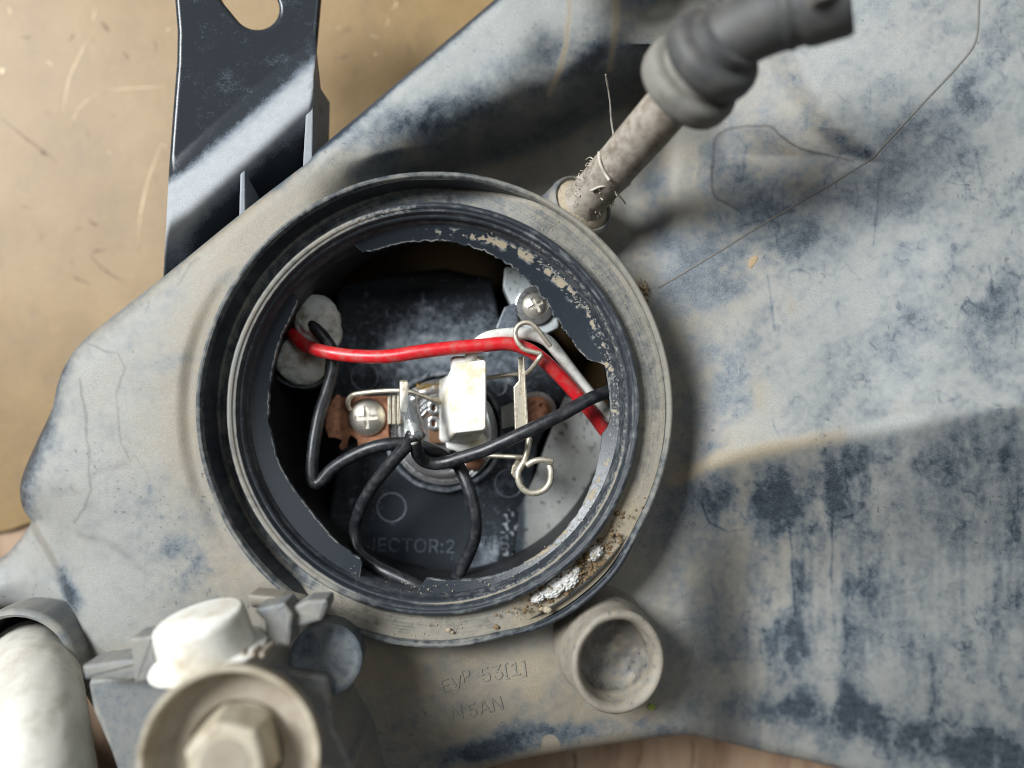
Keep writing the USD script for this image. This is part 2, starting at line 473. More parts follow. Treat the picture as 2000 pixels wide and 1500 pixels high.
# tan bench cover and the boards below
M_cover = usdkit.material(stage, L + "tan_bench_cover", {
    "geo": ("geometry", {}),
    "mp": ("mapping", {"rotation": (0, 0, 0.75), "scale": (1.0, 0.4, 1.0)}),
    "n1": ("noise_texture", {"scale": 26.0, "detail": 6.0, "roughness": 0.6}),
    "n2": ("noise_texture", {"scale": 120.0, "detail": 5.0, "roughness": 0.65}),
    "n3": ("noise_texture", {"scale": 2400.0, "detail": 3.0}),
    "c1": ("rgb_ramp", {"ramp": [(0.3, (0.185, 0.115, 0.041)), (0.5, (0.238, 0.151, 0.058)), (0.7, (0.285, 0.187, 0.080))]}),
    "r2": ("map_range", {"from_min": 0.54, "from_max": 0.76, "to_max": 0.6, "clamp": True}),
    "mx": ("mix", {"color2": (0.17, 0.11, 0.055)}),
    "gr": ("rgb_ramp", {"ramp": [(0.3, (0.78, 0.78, 0.78)), (0.7, (1.14, 1.14, 1.14))]}),
    "m2": ("mix", {"mix_type": "multiply", "fac": 1.0}),
    "bh": ("math", {"math_type": "multiply_add", "value2": 0.15}),
    "bp": ("bump", {"strength": 0.35, "distance": 0.0012}),
    "p": ("principled_bsdf", {"roughness": 0.5, "specular_ior_level": 0.4}),
}, [("geo.position", "mp.vector"), ("geo.position", "n1.vector"), ("mp.vector", "n2.vector"), ("geo.position", "n3.vector"), ("n1.fac", "c1.fac"), ("n2.fac", "r2.value"),
    ("r2.result", "mx.fac"), ("c1.color", "mx.color1"), ("mx.color", "m2.color1"), ("n3.fac", "gr.fac"), ("gr.color", "m2.color2"), ("m2.color", "p.base_color"),
    ("n3.fac", "bh.value1"), ("n1.fac", "bh.value3"), ("bh.value", "bp.height"), ("bp.normal", "p.normal")], surface="p.BSDF")
M_board = usdkit.material(stage, L + "worn_board", {
    "geo": ("geometry", {}),
    "mp": ("mapping", {"rotation": (0, 0, 0.15), "scale": (1.0, 0.18, 1.0)}),
    "n1": ("noise_texture", {"scale": 90.0, "detail": 7.0, "roughness": 0.65, "distortion": 0.4}),
    "n2": ("noise_texture", {"scale": 1500.0, "detail": 3.0}),
    "c": ("rgb_ramp", {"ramp": [(0.25, (0.09, 0.05, 0.025)), (0.42, (0.24, 0.15, 0.09)), (0.55, (0.33, 0.22, 0.14)), (0.75, (0.42, 0.30, 0.20))]}),
    "bp": ("bump", {"strength": 0.4, "distance": 0.001}),
    "p": ("principled_bsdf", {"roughness": 0.7}),
}, [("geo.position", "mp.vector"), ("mp.vector", "n1.vector"), ("geo.position", "n2.vector"), ("n1.fac", "c.fac"), ("c.color", "p.base_color"), ("n1.fac", "bp.height"), ("bp.normal", "p.normal")], surface="p.BSDF")
M_scratch = plain("pale_scratch", (0.62, 0.47, 0.29), 0.6, scale=1500)
M_scuff = plain("dark_scuff", (0.13, 0.085, 0.045), 0.7, scale=900, color2=(0.28, 0.185, 0.10))

# ------------------------------------------------------------------ the setting: bench
ZB = -62.0
board = put("workbench_top", tri([[-420, -400, ZB - 2], [420, -400, ZB - 2], [420, 420, ZB - 2], [-420, 420, ZB - 2], [-420, -400, ZB - 20], [420, -400, ZB - 20], [420, 420, ZB - 20], [-420, 420, ZB - 20]],
            [[0, 1, 2], [0, 2, 3], [4, 6, 5], [4, 7, 6], [0, 4, 5], [0, 5, 1], [1, 5, 6], [1, 6, 2], [2, 6, 7], [2, 7, 3], [3, 7, 4], [3, 4, 0]]), M_board, smooth=False)
tag(board, "worn brown wooden bench top under the housing", None, None, "structure")
edge = spline([(-1900, 1085), (-400, 1062), (-120, 1050), (0, 1040), (60, 1022), (160, 1000), (400, 1010), (900, 1040), (3600, 1000)], 12)
cov_poly = [tuple(p) for p in edge] + [(3600, -1900), (-1900, -1900)]
cover = put("bench_cover", prism(cov_poly, ZB - 1.9, ZB, 0.5, step=60), M_cover, smooth=40)
tag(cover, "smooth tan sheet covering the bench behind the housing", None, None, "structure")


def ribbon(pts, w, z, parent, mat, name):
    c = spline(pts, 8)
    t = np.gradient(c, axis=0); t /= np.linalg.norm(t, axis=1, keepdims=True)
    nn = np.stack([-t[:, 1], t[:, 0]], 1)
    ww = (w * np.sin(np.linspace(0.12, np.pi - 0.12, len(c))))[:, None] * (0.6 + 0.8 * noise(np.column_stack([c / 9, c[:, :1] * 0]), 3))[:, None]
    a, b = c + nn * ww, c - nn * ww
    n = len(c)
    V = np.vstack([W(a[:, 0], a[:, 1], z), W(c[:, 0], c[:, 1], z + 0.06), W(b[:, 0], b[:, 1], z)])
    F = []
    for i in range(n - 1):
        for r in (0, 1):
            p = r * n + i
            F += [[p, p + n, p + 1], [p + 1, p + n, p + n + 1]]
    return put(name, tri(V, F), mat, parent, smooth=True)


for pts, w in (([(168, 70), (160, 100), (138, 145), (128, 190), (122, 228)], 1.3), ([(318, 265), (308, 300), (290, 350), (278, 400), (272, 440), (271, 490)], 1.3),
               ([(205, 180), (180, 190), (155, 210), (140, 240), (135, 255)], 0.9), ([(186, 10), (184, 30), (178, 45)], 1.2), ([(205, 178), (260, 172), (335, 170)], 1.0), ([(0, 135), (8, 142)], 5)):
    ribbon(pts, w, ZB + 0.03, cover, M_scratch, "scratch")
for pts, w in (([(0, 228), (40, 262), (80, 292), (115, 318)], 1.6), ([(172, 428), (182, 437), (192, 440)], 3), ([(178, 495), (190, 490), (210, 487)], 2.4), ([(176, 497), (190, 515), (215, 535), (245, 552)], 2.0),
               ([(80, 292), (84, 298), (90, 303)], 4), ([(196, 40), (205, 52), (214, 62)], 3.5), ([(240, 100), (252, 116)], 2.5), ([(140, 540), (160, 548), (180, 556)], 2.2), ([(660, 70), (675, 60), (690, 55)], 2.2),
               ([(790, 80), (800, 95), (797, 112)], 2), ([(650, 115), (670, 112), (685, 105)], 2.4), ([(40, 72), (52, 74), (62, 71)], 2)):
    ribbon(pts, w, ZB + 0.03, cover, M_scuff, "scuff_mark")
r4 = np.random.default_rng(23)
for _ in range(34):
    x, y = r4.uniform(-40, 330), r4.uniform(-40, 620)
    if r4.random() < 0.25: x, y = r4.uniform(640, 800), r4.uniform(-40, 110)
    a, l = r4.normal(0.6, 0.7), r4.uniform(5, 26)
    ribbon([(x, y), (x + l * .5 * math.cos(a), y + l * .5 * math.sin(a)), (x + l * math.cos(a + .5), y + l * math.sin(a + .5))], r4.uniform(0.4, 1.5), ZB + 0.02, cover, M_scuff if r4.random() < 0.6 else M_scratch, "scuff_mark")
for pts, w in (([(1120, 1465), (1124, 1490), (1120, 1520)], 4), ([(1248, 1440), (1252, 1470), (1240, 1510)], 3), ([(1350, 1440), (1354, 1470), (1350, 1510)], 3)):
    ribbon(pts, w, ZB - 1.97, board, M_scuff, "crack")

# ------------------------------------------------------------------ headlight housing
housing = thing("headlight_housing", "dusty dark plastic car headlight housing lying on the tan bench, round bulb opening facing up", "headlight")
CX, CY = 846.0, 800.0
C0 = np.array([*W(CX, CY, 0)[:2], 0.0])

CTRL = np.array([
    # left shoulder
    (480, 500, -4), (330, 620, -4), (220, 720, -5), (150, 850, -7), (110, 950, -8), (300, 900, -3), (350, 800, -2.6), (385, 980, -3), (300, 1080, -5), (170, 1100, -10), (140, 1190, -13),
    (450, 1130, -4), (560, 1210, -6), (400, 540, -4.5), (260, 640, -5), (230, 820, -4), (220, 960, -4.5), (420, 560, -3.2), (370, 700, -2.6), (600, 400, -5), (520, 440, -5), (700, 340, -7),
    (40, 1080, -20), (0, 1150, -21), (-80, 1120, -22), (60, 1170, -19),
    (300, 1250, -9), (200, 1290, -13), (420, 1400, -15), (600, 1400, -17), (100, 1400, -22), (-60, 1400, -26), (200, 1560, -22),
    # bottom
    (700, 1320, -15), (900, 1330, -13.5), (1050, 1330, -12.5), (800, 1440, -17), (950, 1440, -16), (1150, 1390, -14), (1290, 1420, -17), (700, 1560, -20), (950, 1560, -20),
    # right of the ring
    (1370, 640, -15.5), (1370, 760, -14.5), (1360, 860, -13.5), (1300, 500, -18.5), (1270, 1150, -16), (1345, 1000, -15.5), (1340, 1250, -17), (1180, 1180, -17),
    (1450, 560, -15), (1500, 480, -15), (1500, 700, -11.5), (1700, 600, -7.5), (1850, 500, -2), (2000, 400, 2), (2100, 500, 5), (2000, 650, 2), (1700, 750, -6), (1950, 150, 3), (2100, 0, 6),
    (1810, 200, -2), (1650, 100, -8), (1690, 250, -9), (1560, 300, -12.5), (1480, 340, -19.5), (1560, 370, -16), (1400, 380, -21), (1620, 330, -12.5), (1500, 230, -15), (1450, 120, -17), (1700, -60, -6), (1500, -60, -14), (1900, -80, 1),
    # ridge on the right and the face below it
    (1400, 905, -10.5), (1500, 880, -7), (1600, 862, -4), (1800, 826, 0.5), (2000, 792, 4.5), (2100, 775, 6.5),
    (1420, 985, -15.5), (1500, 985, -11.5), (1600, 980, -8.2), (1800, 960, -3.6), (2000, 950, 0), (1420, 1150, -18.5), (1600, 1150, -13), (1800, 1150, -9), (2000, 1150, -6), (2120, 1150, -5),
    (1400, 1330, -20), (1600, 1340, -17.5), (1800, 1340, -15), (2000, 1340, -13), (1700, 1460, -22), (1900, 1480, -22), (2100, 1500, -21), (1450, 1430, -22), (1900, 1600, -27), (2100, 1620, -27),
    # upper ridge and the hollow behind it
    (640, 322, -6), (700, 270, -3), (770, 210, 0), (860, 135, 3), (960, 55, 5), (1060, -30, 6), (720, 300, -3.5), (820, 230, 0.8), (920, 150, 4), (1030, 70, 6), (1130, 0, 6.5), (1080, 110, 3),
    (820, 288, -6), (900, 258, -4), (990, 222, -3), (1080, 185, -2.5), (1160, 135, -1), (900, 325, -18), (960, 300, -20), (1000, 320, -25), (1060, 265, -22), (1130, 235, -22), (1200, 190, -19), (1200, 280, -27), (1130, 340, -28), (1060, 390, -28), (1240, 370, -27), (1300, 300, -26), (1250, 200, -22),
    (1200, 60, 3), (1270, 25, -12), (1330, 30, -15), (1270, 92, -5), (1340, 95, -9), (1290, 150, -17), (1250, -40, 0), (1380, -30, -10), (1350, 180, -21),
], float)
_k, _i = np.unique(CTRL[:, :2], axis=0, return_index=True)
CTRL = CTRL[_i]
RB = RBFInterpolator(CTRL[:, :2] / 1000, CTRL[:, 2], kernel="thin_plate_spline", smoothing=2e-4)


def base_z(px, py):
    q = np.column_stack([np.ravel(px), np.ravel(py)]) / 1000
    return RB(q).reshape(np.shape(px))


def shell_z(px, py, dist=None):
    z = base_z(px, py)
    # the ridge at right is a fairly crisp crease
    z = z + (F2(px, py, 160, 3, 5) - 0.5) * 0.9 + (F2(px, py, 22, 3, 9) - 0.5) * 0.12
    # the hollow behind the upper ridge falls away steeply, and so does the floor right of the collar
    bd = [(560, 345), (640, 328), (760, 300), (870, 283), (980, 235), (1080, 190), (1190, 122), (1230, 90)]
    q = seg_dist(px, py, bd) * np.where(py > np.interp(px, [b[0] for b in bd], [b[1] for b in bd]), 1, -1)
    z = z - 9.0 * sstep(-8, 62, q) * sstep(600, 820, px) * sstep(1330, 1220, px) * sstep(560, 420, py)
    rr = np.hypot(px - CX, py - CY)
    z = z - 2.0 * sstep(640, 500, rr) * sstep(1180, 1300, px) * sstep(1250, 1100, py)
    z = z - 4.5 * sstep(960, 1250, py) * sstep(1380, 1500, px)
    # the moulded step at right: a crisp shoulder, then a face that falls away below it
    rp = [(1250, 985), (1320, 935), (1400, 902), (1500, 876), (1640, 850), (1800, 822), (2000, 788), (2200, 755)]
    below = py - np.interp(px, [b[0] for b in rp], [b[1] for b in rp])
    z = z - ((3.6 - 1.6 * sstep(1500, 1850, px)) * sstep(0, 120, below) + 7.0 * sstep(40, 300, below)) * sstep(1330, 1470, px) + 1.7 * np.exp(-((below + 4) / 34) ** 2) * sstep(1320, 1420, px)
    # pocket between the rod and the seam
    lp_ = [(1500, 60), (1560, 170), (1620, 250), (1700, 318)]
    rt = px - np.interp(py, [b[1] for b in lp_], [b[0] for b in lp_])
    z = z - 3.6 * sstep(45, -60, rt) * sstep(360, 300, py) * sstep(1330, 1420, px)
    # lower flap at the far left
    fl = [(1000, 46), (1020, 62), (1100, 108), (1200, 148), (1300, 168), (1400, 185)]
    lf = px - np.interp(py, [b[0] for b in fl], [b[1] for b in fl])
    z = z - 5.0 * sstep(9, -12, lf) * sstep(1000, 1030, py)
    w = sstep(506, 474, rr)
    z = z * (1 - w) + np.minimum(z, -3.9) * w
    # hand dents
    z = z - 1.6 * blob(px, py, 1510, 330, 95, 70, -30)
    if dist is not None:
        R = 34 + 26 * sstep(500, 200, px) * sstep(400, 560, py)
        R = np.where(py > 1300, 24, R); R = np.where((py < 420) & (px > 560), 30, R)
        t = np.clip(1 - dist / R, 0, 1)
        ring = np.hypot(px - CX, py - CY)
        drop = sstep(500, 535, ring) * R * S * 1.05 * (1 - np.sqrt(np.maximum(1 - t * t, 0)))
        z = z - drop
    return z


def shell_dirt(px, py, dist):
    n1 = F2(px, py, 90, 5, 21); n2 = F2(px, py, 30, 5, 33); n3 = F2(px, py, 260, 4, 41); n4 = F2(px, py, 11, 3, 52)
    bare = np.full(px.shape, 0.16) + 0.55 * (n1 - 0.5) + 0.5 * (n2 - 0.5) + 0.25 * (n4 - 0.5)
    right = sstep(1280, 1500, px)
    left = sstep(560, 420, px) * sstep(420, 520, py)
    bare += -0.08 * left + 0.03 * right
    gr = F2(px, py, 9, 3, 55); gr2 = F2(px, py, 38, 5, 56)
    bare += (0.40 * (gr - 0.5) + 0.30 * (gr2 - 0.5)) * (0.35 + 0.65 * right)
    pm = np.zeros(px.shape)
    for b in ((1560, 950, 130, 38, -12, 0.62), (1450, 975, 80, 38, 10, 0.55), (1545, 1020, 60, 75, 0, 0.6), (1690, 900, 70, 40, -12, 0.45), (1660, 985, 40, 60, 15, 0.6), (1560, 1140, 26, 130, 0, 0.5), (1490, 1080, 30, 60, 20, 0.35),
              (1700, 1120, 40, 120, 6, 0.36), (1640, 1200, 16, 70, 3, 0.35), (1510, 1280, 60, 40, -35, 0.6), (1430, 1260, 55, 50, 20, 0.42), (1540, 1240, 35, 40, 0, 0.5), (1420, 1375, 80, 26, 5, 0.6), (1520, 1390, 90, 30, 5, 0.5),
              (1680, 1410, 110, 45, 18, 0.75), (1800, 1445, 130, 45, 18, 0.75), (1940, 1470, 100, 40, 10, 0.7), (1640, 1350, 30, 60, -40, 0.45), (1860, 880, 110, 40, -10, 0.28), (1960, 910, 60, 60, 0, 0.2), (1800, 940, 80, 50, 0, 0.2),
              (1740, 330, 50, 120, 38, 0.45), (1880, 180, 26, 40, 10, 0.6), (1830, 60, 40, 60, 0, 0.35), (1880, 300, 60, 40, 0, 0.42), (1500, 640, 50, 60, 30, 0.35), (1570, 470, 60, 26, -32, 0.4), (1800, 420, 60, 80, 20, 0.3), (1420, 730, 30, 60, 0, 0.35),
              (1930, 660, 40, 90, 10, 0.3), (1440, 560, 70, 28, -30, 0.3), (1460, 790, 26, 50, 10, 0.45), (1340, 480, 50, 30, 0, 0.3),
              (360, 1085, 44, 34, -10, 0.72), (372, 1120, 50, 26, -35, 0.45), (128, 1140, 14, 40, -14, 0.7), (150, 1170, 14, 24, -20, 0.5), (293, 958, 6, 18, 0, 0.5), (278, 985, 16, 14, 0, 0.3), (315, 1010, 9, 5, 0, 0.6), (330, 700, 40, 36, 0, 0.22), (340, 580, 40, 36, 0, 0.20), (215, 690, 60, 20, -30, 0.2),
              (820, 225, 110, 32, -24, 0.75), (740, 240, 46, 40, -20, 0.6), (900, 215, 90, 26, -20, 0.45), (1010, 150, 80, 44, -30, 0.22), (1160, 90, 30, 60, 20, 0.5), (1070, 100, 30, 50, 20, 0.3), (680, 275, 40, 20, -35, 0.35), (800, 130, 150, 26, -38, 0.22),
              (1010, 1455, 120, 20, -12, 0.85), (1150, 1425, 120, 18, -8, 0.7), (1270, 1425, 60, 16, 0, 0.55), (900, 1470, 60, 20, -10, 0.75), (1020, 1425, 50, 22, 0, 0.45), (1290, 1340, 20, 60, 10, 0.2),
              (80, 880, 26, 60, 25, 0.3), (60, 960, 26, 40, 0, 0.35)):
        pm += b[5] * blob(px, py, *b[:5])
    n5 = F2(px, py, 50, 6, 27)
    n6 = F2(px, py, 18, 4, 28)
    n7 = F2(px, py, 7, 3, 29)
    # wiped and washed dust: smears run down the lower block, along the slope above it, along the left shoulder
    ca_, sa_ = math.cos(0.62), math.sin(0.62)
    ru, rv = px * ca_ - py * sa_, px * sa_ + py * ca_
    stepy = np.interp(px, [1250, 1400, 1640, 2000, 2200], [985, 902, 850, 788, 755])
    low = sstep(-10, 40, py - stepy) * sstep(1280, 1400, px)
    A = low * F2(px + 30 * (n5 - 0.5), py, 58, 5, 211, 1.0, 0.30) + (1 - low) * F2(ru, rv + 30 * (n5 - 0.5), 70, 5, 212, 0.40, 1.0)
    B = low * F2(px + 14 * (n6 - 0.5), py, 20, 4, 213, 1.0, 0.33) + (1 - low) * F2(ru, rv + 14 * (n6 - 0.5), 24, 4, 214, 0.42, 1.0)
    pmc = np.minimum(pm * 1.1, 1.0)
    bare += pmc * (0.15 + 0.95 * sstep(0.30, 0.70, 0.6 * A + 0.4 * n5)) * (0.75 + 0.5 * n1)
    bare += (1.0 * (A - 0.5) + 0.65 * (B - 0.5)) * (0.35 + 0.65 * right) + (n7 - 0.5) * (0.16 + 0.35 * sstep(0.05, 0.4, pmc)) + 0.25 * (n6 - 0.5)
    bare += 0.07 * right + 0.22 * blob(px, py, 1470, 345, 130, 85, -20) + 0.45 * np.exp(-(dist / 20) ** 2) * sstep(330, 250, px) * sstep(640, 720, py) * sstep(1030, 980, py) + 0.08 * sstep(1650, 1950, px) * low  # includes shade of the pocket by the rod, painted as barer plastic
    up = sstep(560, 640, px) * sstep(1330, 1200, px) * sstep(340, 280, py)
    bare += up * (0.06 + 0.75 * np.exp(-(dist / 9) ** 2))
    # vertical runs where water dragged the dust down
    st = noise(np.stack([px / 9.0, py / 190.0, px * 0], -1), 61)
    bare += sstep(1480, 1560, px) * sstep(1000, 1080, py) * sstep(1320, 1240, py) * (st - 0.55) * 0.22
    # fine scratches that scraped dust off
    for pts in ([(1540, 1000), (1546, 1080), (1552, 1200)], [(1626, 990), (1626, 1060), (1622, 1170)], [(1720, 340), (1712, 420), (1705, 480)], [(1370, 980), (1385, 1020), (1420, 1038), (1455, 1034)], [(1933, 520), (1940, 570), (1948, 588)], [(1505, 780), (1510, 830), (1528, 862)], [(1500, 540), (1512, 640)], [(1700, 670), (1712, 682)]):
        bare += 0.4 * np.exp(-(seg_dist(px + 8 * (n2 - 0.5), py, pts) / 2.2) ** 2) * (0.3 + 1.2 * n2)
    r2 = np.random.default_rng(3)
    wobs = (F2(px, py, 30, 3, 77) - 0.5) * 12
    for _ in range(110):
        x, y = r2.uniform(1330, 1990), r2.uniform(150, 1400); a = r2.uniform(0, np.pi); l = r2.uniform(12, 60)
        c = r2.uniform(-1.2, 1.2)
        pts = [(x + t * l * math.cos(a + c * t), y + t * l * math.sin(a + c * t)) for t in np.linspace(0, 1, 4)]
        near = (np.abs(px - x) < 80) & (np.abs(py - y) < 80)
        bare[near] += r2.uniform(-0.3, 0.3) * np.exp(-(seg_dist(px[near] + wobs[near], py[near], pts) / 1.6) ** 2)
    # brown dirt
    ringd = np.hypot(px - CX, py - CY)
    tan = 0.35 + 0.8 * (n3 - 0.5)
    tan += 0.35 * np.exp(-((ringd - 480) / 60) ** 2)
    tan += 0.25 * left * sstep(250, 420, px) - 0.15 * left
    tan += 0.6 * blob(px, py, 1500, 330, 150, 90, -20) + 0.5 * blob(px, py, 950, 350, 350, 70, -5)
    tan += 0.55 * sstep(1240, 1300, py) * sstep(1350, 1200, px) + 0.4 * blob(px, py, 1190, 1380, 110, 60)
    bare -= 0.45 * np.exp(-(seg_dist(px, py, [(1320, 935), (1380, 905), (1500, 876), (1640, 850), (1800, 822)]) / 14) ** 2); tan += 0.8 * np.exp(-(seg_dist(px, py, [(1320, 935), (1380, 905), (1500, 876), (1640, 850)]) / 16) ** 2)  # highlight along the ridge crest painted in as pale tan dust
    tan -= 0.35 * sstep(1450, 1700, px) + 0.45 * blob(px, py, 900, 130, 260, 110, -38)
    for b in ((1470, 510, 7, 13, 30), (1545, 598, 12, 18, -10), (1480, 770, 20, 30, 0), (1040, 1348, 14, 18, 0)):
        bare -= 0.5 * blob(px, py, *b); tan += 0.4 * blob(px, py, *b)
    bare -= 0.9 * sstep(24, 16, np.hypot((px - 1075) * 1.2, py - 1456))          # pale splash by the lower edge
    for b in ((1440, 470, 160, 70, -30), (1330, 560, 80, 80, 0), (1330, 720, 90, 190, 0), (1330, 1080, 60, 120, 0)):
        bare += 0.24 * blob(px, py, *b); tan += 0.4 * blob(px, py, *b)  # dark dirt beside the collar, also painting its shadow deeper
    bare -= 0.22 * blob(px, py, 930, 95, 240, 60, -38)  # sky sheen on the upper ridge painted in as a paler film
    for pts, w_ in (([(1108, -40), (1112, 20), (1105, 90), (1092, 140), (1072, 185)], 5), ([(1204, -40), (1203, 30), (1198, 90), (1190, 135)], 6)):
        g_ = np.exp(-(seg_dist(px, py, pts) / w_) ** 2)
        bare -= 0.8 * g_ * (0.4 + n2); tan += 0.8 * g_
    # veins and smears: narrow lines where the dust film has crept apart
    rg = 1 - np.abs(2 * F2(px, py, 120, 4, 201) - 1); rg2 = 1 - np.abs(2 * F2(px, py, 70, 4, 202, 1.0, 0.45) - 1)
    bare += (0.26 * sstep(0.97, 0.998, rg) * sstep(0.5, 0.62, n2) + 0.22 * sstep(0.965, 0.995, rg2) * sstep(0.5, 0.6, n1)) * right
    # dark stain lines: cracks in the dirt, tide mark
    stn = np.zeros(px.shape)
    wob = (F2(px, py, 40, 5, 71) - 0.5) * 34; wob2 = (F2(px, py, 34, 5, 72) - 0.5) * 34
    for pts, w, s in (([(160, 740), (168, 820), (175, 900), (178, 960), (165, 995), (148, 1022)], 2.6, 0.55), ([(170, 672), (235, 690), (242, 720), (225, 770), (236, 830), (240, 870), (252, 902)], 2.2, 0.45), ([(252, 902), (262, 890), (290, 925)], 2, 0.3),
                      ([(180, 935), (200, 918), (245, 908)], 7, 0.28), ([(160, 1045), (200, 1055), (240, 1080), (290, 1120)], 7, 0.28), ([(345, 555), (370, 520), (388, 505)], 2.0, 0.45), ([(150, 960), (140, 945)], 4, 0.3), ([(280, 1000), (290, 1040), (280, 1150)], 2, 0.15)):
        stn = np.maximum(stn, 0.75 * s * (0.35 + 1.1 * n2) * np.exp(-(seg_dist(px + wob * 0.6, py + wob2 * 0.6, pts) / w) ** 2))
    tide = [(1440, 412), (1400, 385), (1390, 340), (1394, 280), (1410, 258), (1440, 248), (1500, 248), (1530, 270), (1565, 290), (1620, 302), (1665, 315)]
    tide = [tuple(p) for p in spline(tide, 6)]
    td = seg_dist(px + wob * 0.5, py + wob2 * 0.5, tide)
    stn = np.maximum(stn, 0.75 * np.exp(-(td / 2.8) ** 2) * (0.5 + n2))
    ip = shapely.contains_xy(Polygon(tide), px + wob * 0.5, py + wob2 * 0.5)
    stn = np.maximum(stn, np.where(ip, 0.22 + 0.2 * (n1 - 0.5), 0))
    spots = noise(np.stack([px / 5.0, py / 5.0, px * 0], -1), 81)
    stn = np.maximum(stn, 0.6 * sstep(0.88, 0.95, spots) * sstep(0.48, 0.62, n1))
    return np.stack([np.clip(bare, -0.3, 0.88), np.clip(tan, 0, 1), np.clip(stn, 0, 1)], -1)


out_pts = np.vstack([spline([(1090, -110), (965, 0), (790, 148), (622, 292)], 8), spline([(600, 318), (480, 410), (320, 540), (215, 622), (160, 668), (128, 712), (112, 752), (101, 800), (72, 862), (42, 935), (42, 985), (62, 1020)], 8),
                     spline([(40, 1052), (0, 1090), (-120, 1150)], 6), [(-160, 1200), (-160, 1640), (560, 1640)],
                     spline([(700, 1600), (860, 1530), (960, 1497), (1040, 1478), (1180, 1455), (1330, 1436), (1400, 1446), (1500, 1470), (1640, 1502), (1800, 1560), (1900, 1640)], 8), [(2130, 1640), (2130, -110)]])
outer = Polygon(out_pts)
hose_hole = Point(30, 1310).buffer(122)
tower_hole = Polygon([(125, 1345), (165, 1352), (205, 1420), (240, 1500), (260, 1640), (60, 1640), (90, 1400)])
hole = []
for t in np.linspace(0, 2 * np.pi, 361)[:-1]:
    x, y = C0[0] + 468 * S * math.cos(t), C0[1] + 468 * S * math.sin(t)
    z = -5.0
    for _ in range(4):
        k = (D - z) / D * S
        px_, py_ = 1000 + x / k, 750 - y / k
        z = float(shell_z(np.array([px_]), np.array([py_]))[0])
    hole.append((px_, py_))
area = outer.difference(Polygon(hole)).difference(hose_hole.union(tower_hole).intersection(shapely.box(-300, 0, 400, 1630)))
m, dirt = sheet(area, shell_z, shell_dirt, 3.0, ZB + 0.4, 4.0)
# steep faces are barer and browner
vn = meshkit.arrays(m, True)[2]
steep = sstep(0.16, 0.55, 1 - np.abs(vn[:, 2]))
dirt[:, 0] += 0.42 * steep; dirt[:, 1] += 0.85 * steep
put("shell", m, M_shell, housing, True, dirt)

# ---------------- round bulb opening


def near_ang(T, a, w):
    d = (np.degrees(T) - a + 180) % 360 - 180
    return np.exp(-(d / w) ** 2)


def groove_depth(T):
    """floor of the moat between collar and rim: deep on the left and top, silted up elsewhere"""
    d = np.degrees(T) % 360
    deep = sstep(60, 84, d) * sstep(243, 228, d)
    br = sstep(292, 300, d) * sstep(330, 318, d)
    return -2.9 - 8.0 * deep - 1.8 * br


ring = UsdGeom.Xform.Define(stage, housing.GetPath().AppendChild("bulb_opening_ring")).GetPrim()


def ring_fn(bare0, tan0, spread=0.6, streak=True, spec=None):
    def fn(v):
        x, y = v[:, 0] - C0[0], v[:, 1] - C0[1]
        r, th = np.hypot(x, y), np.arctan2(y, x)
        q = np.stack([np.cos(th) * 7, np.sin(th) * 7, r * 2.6 + v[:, 2] * 1.5], -1)
        s = fbm(q, 4, 3) - 0.5
        g = fbm(v * 0.8, 3, 5) - 0.5
        h = fbm(v * 0.22, 3, 6) - 0.5
        b = bare0 + spread * (1.1 * s + 1.2 * g + 0.8 * h)
        t = tan0 + 0.8 * h + 0.4 * g
        o = np.stack([b, t, g * 0], -1)
        if spec is not None:
            o = spec(v, r / S, th, o)
        return np.clip(o, 0, 1.45)
    return fn


def collar_r(T, R, H):
    d = (np.degrees(T) - 308 + 180) % 360 - 180
    bulge = np.exp(-(d / 17) ** 4) * 15
    wob = 2.0 * (noise(np.stack([np.cos(T) * 3, np.sin(T) * 3, T * 0], -1), 4) - 0.5)
    return R + np.where(R > 452 * S, (bulge + wob) * S, 0)


def collar_z(T, R, H):
    d = np.degrees(T) % 360
    low = 0.5 * sstep(71, 70, d) + 0.5 * sstep(250, 262, d)
    chip = 0.3 * noise(np.stack([np.cos(T) * 6, np.sin(T) * 6, T * 0], -1), 8)
    lip = (H > -3.2)
    return np.where(lip, H - low * 0.0 - chip, H)


P = S
def dense(prof, step=0.13):
    p = np.asarray(prof, float); out = [p[0]]
    for a, b in zip(p[:-1], p[1:]):
        k = max(1, int(np.hypot(*(b - a)) / step)) if np.hypot(*(b - a)) < 3 else 4
        out += [a + (b - a) * t for t in np.linspace(0, 1, k + 1)[1:]]
    return np.array(out)


collar_prof = [(477 * P, -24), (475 * P, -12), (473.5 * P, -5), (472.5 * P, -3.0), (471 * P, -2.2), (467.5 * P, -1.95), (463 * P, -2.1), (460 * P, -2.7), (458 * P, -3.4)]
put("outer_collar", lathe(dense(collar_prof), C0, n=1440, rmod=collar_r, zmod=collar_z), M_ring, ring, 50, ring_fn(0.56, 0.45, 0.75, spec=lambda v, r, th, o: o + np.stack([0.5 * np.exp(-((((np.degrees(th) - 308 + 180) % 360 - 180) / 20) ** 4)) - 0.45 * sstep(-30, 10, np.degrees(th)) * sstep(75, 60, np.degrees(th)), 0 * r, 0 * r], -1)))

